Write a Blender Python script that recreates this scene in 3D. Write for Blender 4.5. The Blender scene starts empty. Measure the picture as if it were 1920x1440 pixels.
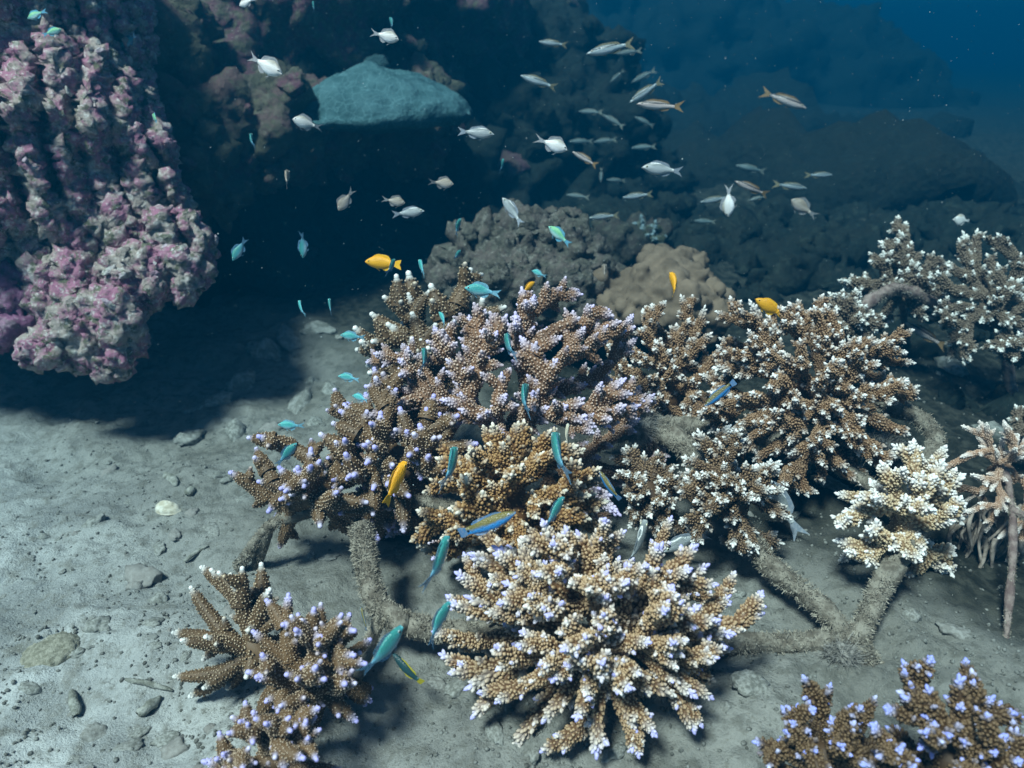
import bpy, math, random
import numpy as np
from mathutils import Vector, Matrix

# ------------------------------------------------------------------ camera, world, sun, exposure
scene = bpy.context.scene
C = scene.collection
PITCH = math.radians(25.0)
CAM = Vector((0.0, 0.0, 1.1))
FPX = 1371.0                      # focal length in photograph pixels (1920 wide)
cam_data = bpy.data.cameras.new('camera')
cam_data.sensor_width = 36.0
cam_data.lens = 36.0 * FPX / 1920.0
cam_data.clip_start = 0.02
cam_data.clip_end = 400.0
cam = bpy.data.objects.new('camera', cam_data)
C.objects.link(cam)
cam.location = CAM
cam.rotation_euler = (math.pi / 2 - PITCH, 0, 0)
scene.camera = cam
cam_data.dof.use_dof = True
cam_data.dof.focus_distance = 1.5
cam_data.dof.aperture_fstop = 3.2

SUN_TRAVEL = Vector((0.30, 0.36, -0.88)).normalized()   # direction the light travels
world = bpy.data.worlds.new('World')
scene.world = world
world.use_nodes = True
wn = world.node_tree.nodes
wl = world.node_tree.links
sky = wn.new('ShaderNodeTexSky')
sky.sky_type = 'NISHITA'
sky.sun_disc = False
sky.sun_elevation = math.asin(-SUN_TRAVEL.z)
sky.sun_rotation = math.atan2(-SUN_TRAVEL.x, -SUN_TRAVEL.y)
wn['Background'].inputs['Strength'].default_value = 0.05
wl.new(sky.outputs[0], wn['Background'].inputs['Color'])
sun_data = bpy.data.lights.new('sun', 'SUN')
sun_data.energy = 5.0
sun_data.angle = math.radians(11.0)
sun_data.color = (1.0, 0.95, 0.88)
sun = bpy.data.objects.new('sun', sun_data)
C.objects.link(sun)
sun.rotation_euler = SUN_TRAVEL.to_track_quat('-Z', 'Y').to_euler()

scene.view_settings.view_transform = 'Standard'
scene.view_settings.look = 'None'
scene.view_settings.exposure = 0.8
scene.view_settings.gamma = 1.0
scene.render.engine = 'CYCLES'
cy = scene.cycles
cy.max_bounces = 4
cy.diffuse_bounces = 2
cy.glossy_bounces = 2
cy.transmission_bounces = 2
cy.volume_bounces = 0
cy.transparent_max_bounces = 6
cy.use_denoising = True
cy.use_adaptive_sampling = True
cy.adaptive_threshold = 0.02
cy.caustics_reflective = False
cy.caustics_refractive = False

HAZE_DENSITY = 0.175
HAZE_COLOR = (0.001, 0.085, 0.178)
HAZE_ABSORB = (0.0, 0.15, 0.26)
HAZE_ANISO = 0.2

# ------------------------------------------------------------------ helpers
RIGHT = Vector((1, 0, 0))
FWD = Vector((0, math.cos(PITCH), -math.sin(PITCH)))
UPV = Vector((0, math.sin(PITCH), math.cos(PITCH)))
rng = np.random.default_rng(7)
rnd = random.Random(11)


def at(px, py, d):
    """World point seen at photograph pixel (px, py), d metres deep."""
    return CAM + d * (FWD + RIGHT * ((px - 960) / FPX) + UPV * ((720 - py) / FPX))


def on_ground(px, py, z=0.0):
    v = FWD + RIGHT * ((px - 960) / FPX) + UPV * ((720 - py) / FPX)
    return CAM + v * ((z - CAM.z) / v.z)


def hash3(ix, iy, iz, seed):
    h = (ix * 374761393 + iy * 668265263 + iz * 2147483647 + seed * 974634777) & 0xFFFFFFFF
    h = ((h ^ (h >> 13)) * 1274126177) & 0xFFFFFFFF
    h = h ^ (h >> 16)
    return (h & 0xFFFF) / 32767.5 - 1.0


def vnoise(P, seed=0):
    P = np.asarray(P, dtype=np.float64)
    I = np.floor(P).astype(np.int64)
    F = P - I
    F = F * F * F * (F * (F * 6 - 15) + 10)
    out = 0
    for dx in (0, 1):
        wx = F[:, 0] if dx else 1 - F[:, 0]
        for dy in (0, 1):
            wy = F[:, 1] if dy else 1 - F[:, 1]
            for dz in (0, 1):
                wz = F[:, 2] if dz else 1 - F[:, 2]
                out = out + wx * wy * wz * hash3(I[:, 0] + dx, I[:, 1] + dy, I[:, 2] + dz, seed)
    return out


def fbm(P, octv=4, seed=0, gain=0.5):
    s, a = 0, 1.0
    P = np.asarray(P, dtype=np.float64)
    for k in range(octv):
        s = s + a * vnoise(P * (2.03 ** k) + 17.3 * k, seed + k)
        a *= gain
    return s


def mesh_from(name, verts, faces, smooth=True, attr=None):
    me = bpy.data.meshes.new(name)
    me.from_pydata([tuple(v) for v in verts] if not isinstance(verts, np.ndarray) else verts.tolist(), [], faces)
    if smooth:
        me.polygons.foreach_set('use_smooth', [True] * len(me.polygons))
    if attr is not None:
        ca = me.color_attributes.new('cdat', 'FLOAT_COLOR', 'POINT')
        ca.data.foreach_set('color', np.asarray(attr, dtype=np.float32).ravel())
    me.update()
    return me


def obj(name, me, mat=None, parent=None, loc=None):
    o = bpy.data.objects.new(name, me)
    C.objects.link(o)
    if mat is not None and me is not None and not me.materials:
        me.materials.append(mat)
    if parent is not None:
        o.parent = parent
    if loc is not None:
        o.location = loc
    return o


def empty(name, loc):
    o = bpy.data.objects.new(name, None)
    o.empty_display_size = 0.05
    C.objects.link(o)
    o.location = loc
    return o


def tag(o, label=None, cat=None, group=None, kind=None):
    if label:
        o['label'] = label
    if cat:
        o['category'] = cat
    if group:
        o['group'] = group
    if kind:
        o['kind'] = kind
    return o


class NT:
    def __init__(self, name):
        self.m = bpy.data.materials.new(name)
        self.m.use_nodes = True
        self.n = self.m.node_tree.nodes
        self.l = self.m.node_tree.links
        self.bsdf = self.n['Principled BSDF']
        self.out = self.n['Material Output']

    def new(self, t, **kw):
        nd = self.n.new('ShaderNode' + t)
        for k, v in kw.items():
            setattr(nd, k, v)
        return nd

    def link(self, a, b):
        self.l.new(a, b)

    def val(self, sock, v):
        if isinstance(v, (int, float)):
            sock.default_value = v
        elif isinstance(v, (tuple, list)):
            sock.default_value = tuple(v) + ((1.0,) if len(v) == 3 and len(sock.default_value) == 4 else ())
        else:
            self.l.new(v, sock)

    def mix(self, f, a, b, blend='MIX'):
        nd = self.new('Mix', data_type='RGBA', blend_type=blend)
        self.val(nd.inputs[0], f)
        self.val(nd.inputs[6], a)
        self.val(nd.inputs[7], b)
        return nd.outputs[2]

    def math(self, op, a, b=0.0, clamp=False):
        nd = self.new('Math', operation=op, use_clamp=clamp)
        self.val(nd.inputs[0], a)
        self.val(nd.inputs[1], b)
        return nd.outputs[0]

    def step(self, x, lo, hi):
        nd = self.new('MapRange', interpolation_type='SMOOTHSTEP')
        self.val(nd.inputs[0], x)
        nd.inputs[1].default_value = lo
        nd.inputs[2].default_value = hi
        return nd.outputs[0]

    def noise(self, vec, scale, detail=4.0, rough=0.55):
        nd = self.new('TexNoise')
        if vec is not None:
            self.link(vec, nd.inputs['Vector'])
        nd.inputs['Scale'].default_value = scale
        nd.inputs['Detail'].default_value = detail
        nd.inputs['Roughness'].default_value = rough
        return nd.outputs['Fac']

    def voro(self, vec, scale, feature='F1', out='Distance'):
        nd = self.new('TexVoronoi', feature=feature)
        if vec is not None:
            self.link(vec, nd.inputs['Vector'])
        nd.inputs['Scale'].default_value = scale
        return nd.outputs[out]

    def bump(self, h, strength, dist):
        nd = self.new('Bump')
        nd.inputs['Strength'].default_value = strength
        nd.inputs['Distance'].default_value = dist
        self.link(h, nd.inputs['Height'])
        self.link(nd.outputs[0], self.bsdf.inputs['Normal'])

    def color(self, c):
        self.val(self.bsdf.inputs['Base Color'], c)

    def gloss(self, r, spec=0.3):
        self.val(self.bsdf.inputs['Roughness'], r)
        self.bsdf.inputs['Specular IOR Level'].default_value = spec

    def world_pos(self):
        return self.new('NewGeometry').outputs['Position']

    def obj_pos(self):
        return self.new('TexCoord').outputs['Object']

    def rand(self):
        return self.new('ObjectInfo').outputs['Random']


# ------------------------------------------------------------------ materials
def mat_sand():
    t = NT('sand')
    p = t.world_pos()
    a = t.noise(p, 3.5, 6)
    b = t.noise(p, 26.0, 5, 0.65)
    g = t.noise(p, 240.0, 3, 0.7)
    c = t.mix(t.step(a, 0.35, 0.68), (0.25, 0.255, 0.245), (0.62, 0.635, 0.62))
    c = t.mix(t.math('MULTIPLY', t.step(b, 0.47, 0.70), 0.7), c, (0.19, 0.18, 0.15))
    c = t.mix(t.math('MULTIPLY', t.step(t.noise(p, 60.0, 4, 0.7), 0.54, 0.68), 0.6), c, (0.15, 0.145, 0.12))
    c = t.mix(t.math('MULTIPLY', t.step(g, 0.55, 0.75), 0.6), c, (0.14, 0.13, 0.12))
    g2 = t.voro(p, 170.0)
    c = t.mix(t.math('MULTIPLY', t.step(g2, 0.25, 0.08), 0.5), c, (0.72, 0.72, 0.68))
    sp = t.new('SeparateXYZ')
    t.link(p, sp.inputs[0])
    # algae covered rubble beyond the sand patch; shade at right painted in too
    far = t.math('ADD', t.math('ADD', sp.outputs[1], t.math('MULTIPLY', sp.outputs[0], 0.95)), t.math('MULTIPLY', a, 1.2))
    # light falloff painted into the sand: darker away from the lower left
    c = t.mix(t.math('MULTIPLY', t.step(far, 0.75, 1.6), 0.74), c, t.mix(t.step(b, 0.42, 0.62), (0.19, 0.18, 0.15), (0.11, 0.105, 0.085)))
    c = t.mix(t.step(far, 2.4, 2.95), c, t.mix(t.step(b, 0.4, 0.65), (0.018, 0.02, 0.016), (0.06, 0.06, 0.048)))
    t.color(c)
    t.gloss(0.9, 0.15)
    h = t.math('ADD', t.math('MULTIPLY', b, 1.0), t.math('MULTIPLY', g, 0.35))
    t.bump(h, 0.9, 0.016)
    return t.m


def mat_rubble():
    t = NT('rubble_stone')
    p = t.obj_pos()
    a = t.noise(p, 3.0, 5, 0.65)
    r = t.rand()
    c = t.mix(t.step(a, 0.38, 0.62), (0.15, 0.15, 0.13), (0.32, 0.32, 0.295))
    c = t.mix(t.step(r, 0.45, 1.0), c, t.mix(a, (0.15, 0.13, 0.115), (0.36, 0.355, 0.33)))
    t.color(c)
    t.gloss(0.9, 0.15)
    t.bump(t.noise(p, 9.0, 4, 0.7), 0.6, 0.002)
    return t.m


def mat_reef(name, cols, scale, bump_d, dark=0.35):
    """crust of coralline algae: patches of several crust colours with pale growth and pits"""
    t = NT(name)
    p = t.world_pos()
    a = t.noise(p, scale, 5, 0.6)
    b = t.noise(p, scale * 2.3, 5, 0.62)
    v = t.voro(p, scale * 4.0)
    f = t.noise(p, scale * 5.0, 6, 0.72)
    cr = t.noise(p, scale * 1.7, 5, 0.65)
    r = t.rand()
    c = t.mix(t.step(a, 0.40, 0.60), cols[0], cols[1])
    c = t.mix(t.step(b, 0.50, 0.64), c, cols[2])
    c = t.mix(t.math('MULTIPLY', t.step(cr, 0.55, 0.68), 0.6), c, cols[3])
    c = t.mix(t.math('MULTIPLY', t.step(f, 0.54, 0.66), 0.75), c, cols[3])
    c = t.mix(t.math('MULTIPLY', t.step(f, 0.46, 0.32), 0.65), c, tuple(x * dark for x in cols[0]))
    c = t.mix(t.math('MULTIPLY', t.step(r, 0.6, 1.0), 0.5), c, cols[2])
    c = t.mix(t.math('MULTIPLY', t.step(r, 0.35, 0.0), 0.5), c, cols[1])
    t.color(c)
    t.gloss(0.8, 0.25)
    h = t.math('ADD', t.math('MULTIPLY', v, 0.6), t.math('MULTIPLY', f, 0.9))
    t.bump(h, 0.9, bump_d * 0.5)
    return t.m


def mat_coral(name, brown, pale, tip, tip_a=0.72, tip_b=1.0, dot_a=0.55, dot_b=0.95, apex=None):
    t = NT(name)
    at_ = t.new('Attribute', attribute_name='cdat')
    sep = t.new('SeparateColor')
    t.link(at_.outputs['Color'], sep.inputs[0])
    tt, nn, rr = sep.outputs[0], sep.outputs[1], sep.outputs[2]
    obr = t.rand()
    p = t.world_pos()
    n = t.noise(p, 14.0, 4, 0.6)
    base = t.mix(t.step(n, 0.35, 0.68), tuple(x * 0.62 for x in brown), brown)
    base = t.mix(t.math('MULTIPLY', obr, 0.35), base, tuple(x * 1.35 for x in brown))
    c = t.mix(t.step(nn, dot_a, dot_b), base, pale)
    shift = t.math('ADD', tt, t.math('MULTIPLY', t.math('SUBTRACT', t.math('ADD', t.math('MULTIPLY', rr, 0.4), obr), 0.7), 0.10))
    tf = t.step(shift, tip_a, tip_b)
    c = t.mix(tf, c, t.mix(t.step(nn, 0.2, 0.8), tuple(x * 0.7 for x in tip), tip))
    if apex is not None:
        c = t.mix(t.math('MULTIPLY', t.step(shift, 0.94, 1.06), t.step(obr, 0.12, 0.3)), c, apex)
    t.color(c)
    t.gloss(0.55, 0.35)
    t.bump(t.noise(p, 900.0, 2, 0.6), 0.25, 0.002)
    return t.m


def mat_simple(name, col_a, col_b, scale, rough=0.85, bump=0.5, bd=0.01, spec=0.2, objc=False):
    t = NT(name)
    p = t.obj_pos() if objc else t.world_pos()
    n = t.noise(p, scale, 6, 0.62)
    t.color(t.mix(t.step(n, 0.36, 0.64), col_a, col_b))
    t.gloss(rough, spec)
    if bump:
        t.bump(t.noise(p, scale * 3.0, 5, 0.65), bump, bd)
    return t.m


def mat_fish(name, back, flank, belly, stripe=None, za=-0.04, zb=0.06, rough=0.35, spec=0.5, spot=None, scale_d=0.25, tailc=None):
    """body paint along the fish's own height and length (object space), with scale rows"""
    t = NT(name)
    p = t.obj_pos()
    s = t.new('SeparateXYZ')
    t.link(p, s.inputs[0])
    x, z = s.outputs[0], s.outputs[2]
    wob = t.math('MULTIPLY', t.math('SUBTRACT', t.noise(p, 9.0, 3), 0.5), 0.05)
    zz = t.math('ADD', z, wob)
    c = t.mix(t.step(zz, zb - 0.05, zb + 0.04), flank, back)
    c = t.mix(t.step(zz, za + 0.03, za - 0.05), c, belly)
    if stripe:
        col, z0, w, slope = stripe
        dz = t.math('ABSOLUTE', t.math('SUBTRACT', z, t.math('ADD', z0, t.math('MULTIPLY', x, slope))))
        c = t.mix(t.step(dz, w, w * 0.6), c, col)
    if tailc:
        c = t.mix(t.math('MULTIPLY', t.step(x, 0.0, -0.28), 0.75), c, tailc)
    if spot:
        col, sx, sz, sr = spot
        dx = t.math('SUBTRACT', x, sx)
        dz = t.math('SUBTRACT', z, sz)
        d = t.math('SQRT', t.math('ADD', t.math('MULTIPLY', dx, dx), t.math('MULTIPLY', dz, dz)))
        c = t.mix(t.step(d, sr, sr * 0.7), c, col)
    v = t.voro(p, 42.0)
    c = t.mix(t.math('MULTIPLY', t.step(v, 0.3, 0.7), scale_d), c, t.mix(0.6, c, (0.0, 0.02, 0.03)))
    r = t.rand()
    hsv = t.new('HueSaturation')
    t.link(c, hsv.inputs['Color'])
    t.link(t.math('ADD', t.math('MULTIPLY', r, 0.3), 0.85), hsv.inputs['Value'])
    t.color(hsv.outputs[0])
    t.gloss(rough, spec)
    t.bump(v, 0.25, 0.01)
    return t.m


def mat_fin(name, col, edge, alpha=0.7):
    t = NT(name)
    p = t.obj_pos()
    w = t.noise(p, 30.0, 2)
    t.color(t.mix(t.step(w, 0.4, 0.6), col, edge))
    t.bsdf.inputs['Alpha'].default_value = alpha
    t.gloss(0.5, 0.3)
    return t.m


# ------------------------------------------------------------------ shapes
def ico(sub):
    import bmesh
    bm = bmesh.new()
    bmesh.ops.create_icosphere(bm, subdivisions=sub, radius=1.0)
    V = np.array([v.co[:] for v in bm.verts])
    F = [tuple(v.index for v in f.verts) for f in bm.faces]
    bm.free()
    return V, F


ICO = {k: ico(k) for k in (1, 2, 3, 4)}


def remesh_blobs(blobs, voxel, name, smooth_iter=2):
    """blobs: (centre, (rx,ry,rz)) -> one closed skin"""
    V0, F0 = ICO[3]
    V, F = [], []
    for c, r in blobs:
        k = len(V) * len(V0)
        V.append(V0 * np.asarray(r) + np.asarray(c))
        F += [tuple(i + k for i in f) for f in F0]
    me = bpy.data.meshes.new(name)
    me.from_pydata(np.concatenate(V).tolist(), [], F)
    o = bpy.data.objects.new('temp', me)
    C.objects.link(o)
    m = o.modifiers.new('r', 'REMESH')
    m.mode = 'VOXEL'
    m.voxel_size = voxel
    if smooth_iter:
        s = o.modifiers.new('s', 'SMOOTH')
        s.iterations = smooth_iter
    dg = bpy.context.evaluated_depsgraph_get()
    out = bpy.data.meshes.new_from_object(o.evaluated_get(dg))
    bpy.data.objects.remove(o)
    bpy.data.meshes.remove(me)
    out.name = name
    return out


def get_vn(me):
    n = len(me.vertices)
    co = np.empty(n * 3)
    me.vertices.foreach_get('co', co)
    no = np.empty(n * 3)
    me.vertices.foreach_get('normal', no)
    return co.reshape(-1, 3), no.reshape(-1, 3)


def set_v(me, co):
    me.vertices.foreach_set('co', np.asarray(co).ravel())
    me.polygons.foreach_set('use_smooth', [True] * len(me.polygons))
    me.update()


def displace(me, terms, seed=0):
    """terms: (frequency, amplitude, kind)"""
    for k, (fr, am, kind) in enumerate(terms):
        co, no = get_vn(me)
        fr3 = np.asarray(fr) * np.ones(3)
        n = fbm(co * fr3, 4, seed + 10 * k)
        if kind == 'lobe':
            Rl = np.random.default_rng(seed)
            sd = co[Rl.choice(len(co), int(fr), replace=False)]
            d1 = np.full(len(co), 9.0)
            d2 = np.full(len(co), 9.0)
            for q in sd:
                dd = np.sqrt(((co - q) ** 2).sum(1))
                d2 = np.minimum(d2, np.maximum(d1, dd))
                d1 = np.minimum(d1, dd)
            n = -np.exp(-((d2 - d1) / 0.022) ** 2)
        elif kind == 'ridge':
            n = 1.0 - 2.0 * np.abs(n)
        elif kind == 'billow':
            n = 2.0 * np.abs(n) - 0.5
        set_v(me, co + no * (n * am)[:, None])


def lump_mesh(seed, rough=0.35, sub=3, squash=(1, 1, 0.7)):
    V, F = ICO[sub]
    n = fbm(V * 1.4 + seed * 9.1, 3, seed)
    n2 = fbm(V * 4.0 + seed * 3.7, 3, seed + 5)
    n3 = fbm(V * 10.0 + seed * 1.7, 2, seed + 9)
    P = V * (1 + rough * n + rough * 0.5 * n2 + rough * 0.18 * n3)[:, None] * np.asarray(squash)
    return mesh_from('lump', P, F)


def frame_from_z(z, roll=0.0):
    z = Vector(z).normalized()
    a = Vector((0, 0, 1)) if abs(z.z) < 0.9 else Vector((1, 0, 0))
    x = a.cross(z).normalized()
    y = z.cross(x)
    M = Matrix((x, y, z)).transposed()
    return M @ Matrix.Rotation(roll, 3, 'Z')


def trs(loc, R3, sc):
    return Matrix.Translation(loc) @ (R3 @ Matrix.Diagonal(Vector(sc))).to_4x4()


# ------------------------------------------------------------------ haze (sea water) and seabed
def build_haze():
    lo = (-45, -45, -2.2)
    hi = (45, 45, 2.7)
    v = [(x, y, z) for x in (lo[0], hi[0]) for y in (lo[1], hi[1]) for z in (lo[2], hi[2])]
    f = [(0, 1, 3, 2), (4, 6, 7, 5), (0, 4, 5, 1), (2, 3, 7, 6), (0, 2, 6, 4), (1, 5, 7, 3)]
    me = mesh_from('haze', v, f, smooth=False)
    m = bpy.data.materials.new('sea_water')
    m.use_nodes = True
    n = m.node_tree.nodes
    n.remove(n['Principled BSDF'])
    pv = n.new('ShaderNodeVolumePrincipled')
    pv.inputs['Color'].default_value = (*HAZE_COLOR, 1)
    pv.inputs['Absorption Color'].default_value = (*HAZE_ABSORB, 1)
    pv.inputs['Density'].default_value = HAZE_DENSITY
    pv.inputs['Anisotropy'].default_value = HAZE_ANISO
    m.node_tree.links.new(pv.outputs[0], n['Material Output'].inputs['Volume'])
    o = obj('haze', me, m)
    tag(o, 'blue sea water that swallows the far reef', 'water', kind='stuff')


def ground_h(x, y):
    P = np.stack([x, y, np.zeros_like(x)], 1)
    h = 0.05 * fbm(P * 0.9, 4, 3) + 0.022 * fbm(P * 4.5, 4, 8) + 0.017 * np.abs(fbm(P * 10, 3, 12)) * np.clip(0.6 + fbm(P * 1.7, 2, 60), 0.1, 1.3)
    h = h + 0.008 * np.abs(fbm(P * 30, 3, 15))
    # bank that climbs under the reef at the back
    h = h + 0.22 * np.clip((y - 2.6) / 2.5, 0, 1) ** 1.5
    return h


def gh(x, y):
    return float(ground_h(np.array([x]), np.array([y]))[0])


def build_seabed():
    gx = np.concatenate([-np.geomspace(40, 2.2, 26), np.linspace(-2.1, 2.1, 330), np.geomspace(2.2, 40, 26)])
    gy = np.concatenate([np.linspace(-40, 0.3, 12), np.linspace(0.4, 3.2, 300), np.geomspace(3.22, 40, 90)])
    X, Y = np.meshgrid(gx, gy)
    Z = ground_h(X.ravel(), Y.ravel())
    V = np.stack([X.ravel(), Y.ravel(), Z], 1)
    nx, ny = len(gx), len(gy)
    i = np.arange(nx * ny).reshape(ny, nx)
    F = np.stack([i[:-1, :-1], i[:-1, 1:], i[1:, 1:], i[1:, :-1]], -1).reshape(-1, 4)
    me = mesh_from('seabed', V, F.tolist())
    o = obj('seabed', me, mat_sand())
    tag(o, kind='structure')
    rub = mat_rubble()
    stones = [lump_mesh(s, 0.32, 3, (1, 0.85, 0.6)) for s in range(8)]
    for s in stones:
        s.materials.append(rub)
    spots = []
    # the larger stones that can be told apart on the sand
    for px, py, w in [(455, 715, 90), (405, 745, 70), (540, 640, 60), (500, 660, 80), (600, 630, 60), (330, 1010, 26), (460, 930, 40),
                      (520, 950, 30), (415, 890, 36), (360, 960, 30), (400, 1000, 30), (350, 800, 60), (300, 1130, 34), (265, 1080, 60),
                      (240, 1400, 46), (180, 1370, 40), (330, 1400, 50), (60, 1300, 30), (130, 1330, 26), (300, 1232, 18), (820, 1290, 34),
                      (860, 1300, 50), (930, 1390, 40), (1150, 1420, 40), (1400, 1320, 50), (1360, 1350, 30), (1000, 1420, 40), (770, 1330, 30),
                      (430, 1150, 24), (80, 1000, 22), (200, 870, 26), (620, 1050, 26), (750, 1050, 20), (560, 740, 50), (620, 720, 46),
                      (580, 700, 40), (590, 770, 36), (500, 790, 40), (440, 800, 44), (1700, 1180, 40), (1780, 1210, 46), (1500, 1130, 36),
                      (1480, 920, 40), (1560, 940, 60), (1620, 720, 60), (1780, 700, 70), (1700, 640, 60), (1850, 820, 60), (1380, 1120, 24)]:
        p = on_ground(px, py)
        d = (p - CAM).dot(FWD)
        spots.append((p.x, p.y, w * d / FPX * 0.5))
    while len(spots) < 120:
        px, py = rnd.uniform(-20, 1940), rnd.uniform(640, 1460)
        if rnd.random() < 0.55:
            px = rnd.uniform(-20, 700)
        p = on_ground(px, py)
        spots.append((p.x, p.y, rnd.uniform(0.005, 0.014) * (1 if rnd.random() < 0.8 else 1.8)))
    for x, y, r in spots:
        s = obj('stone', rnd.choice(stones), parent=o)
        s.location = (x, y, gh(x, y) - r * 0.12)
        s.rotation_euler = (rnd.uniform(-0.4, 0.4), rnd.uniform(-0.4, 0.4), rnd.uniform(0, 6.3))
        s.scale = (r * rnd.uniform(0.8, 1.5), r * rnd.uniform(0.7, 1.1), r * rnd.uniform(0.6, 1.1))
    # fine gravel, too small to pick apart
    V0, F0 = ICO[1]
    N = 7000
    px = rng.uniform(-60, 1980, N)
    py = rng.uniform(660, 1470, N)
    V, F = [], []
    cl = fbm(np.stack([px * 0.006, py * 0.006, px * 0], 1), 3, 40)
    for k in range(N):
        if cl[k] < -0.05 and rnd.random() < 0.7:
            continue
        p = on_ground(px[k], py[k])
        r = rnd.uniform(0.0012, 0.0045)
        z = gh(p.x, p.y) if False else 0
        V.append((p.x, p.y, r))
    A = np.array(V)
    Z = ground_h(A[:, 0], A[:, 1])
    VV = []
    for k in range(len(A)):
        r = A[k, 2]
        s = r * rng.uniform(0.6, 1.4, 3)
        VV.append(V0 * s + np.array((A[k, 0], A[k, 1], Z[k] + r * 0.2)))
        b = k * len(V0)
        F += [(f[0] + b, f[1] + b, f[2] + b) for f in F0]
    g = obj('gravel', mesh_from('gravel', np.concatenate(VV), F), mat_simple('gravel', (0.08, 0.078, 0.066), (0.24, 0.24, 0.22), 90.0, bump=0), parent=o)
    tag(g, kind='stuff')
    return o


# ------------------------------------------------------------------ reef rocks
PINK = ((0.46, 0.37, 0.34), (0.46, 0.17, 0.29), (0.13, 0.13, 0.08), (0.96, 0.91, 0.88))
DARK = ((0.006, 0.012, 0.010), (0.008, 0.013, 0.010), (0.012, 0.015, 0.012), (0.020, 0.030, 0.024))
OLIVE = ((0.07, 0.07, 0.048), (0.12, 0.05, 0.07), (0.09, 0.085, 0.055), (0.19, 0.18, 0.145))


def blob(px, py, d, rpx, k=(1, 1, 1)):
    r = rpx * d / FPX
    p = at(px, py, d)
    return (p[:], (r * k[0], r * k[1], r * k[2]))


def mound(px, py, rpx, h=0.6, lift=0.0):
    """a hump sitting on the bank at the ground point seen at (px, py)"""
    p = on_ground(px, py)
    for _ in range(6):
        p = on_ground(px, py, min(0.5, gh(p.x, p.y)))
    d = (p - CAM).dot(FWD)
    r = rpx * d / FPX
    return ((p.x, p.y, p.z + lift - 0.12 * r), (r * 1.15, r * 1.15, r * h * 0.62))


def lumps_on(parent, me, mats, n, rlo, rhi, name='encrusting_lump', cond=None, sink=0.25, squash=(1, 1, 0.75), seed=1, meshes=None, rough=0.42):
    co, no = get_vn(me)
    R = random.Random(seed)
    if meshes is None:
        meshes = []
        for k in range(6):
            l = lump_mesh(seed * 20 + k, rough, 3, squash)
            l.materials.append(mats[k % len(mats)])
            meshes.append(l)
    loc = parent.location
    c = 0
    tries = 0
    while c < n and tries < n * 60:
        tries += 1
        i = R.randrange(len(co))
        p, q = Vector(co[i]), Vector(no[i])
        w = p + loc
        v = (w - CAM)
        if q.dot(v) > 0 or (cond and not cond(w, q)):
            continue
        r = R.uniform(rlo, rhi)
        o = obj(name, R.choice(meshes), parent=parent)
        o.matrix_local = trs(p - q * (r * sink), frame_from_z(q + Vector((R.uniform(-.3, .3), R.uniform(-.3, .3), R.uniform(-.3, .3))), R.uniform(0, 6.3)),
                             (r * R.uniform(0.7, 1.2), r * R.uniform(0.8, 1.5), r * R.uniform(0.7, 1.3)))
        c += 1


def rock(name, blobs, voxel, terms, mat, base, label, cat, seed=0, smooth=2, group=None):
    base = Vector(base)
    bl = [(tuple(Vector(c) - base), r) for c, r in blobs]
    me = remesh_blobs(bl, voxel, name + '_body', smooth)
    displace(me, terms, seed)
    e = empty(name, base)
    tag(e, label, cat, group)
    obj('rock_body', me, mat, e)
    return e, me


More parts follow.
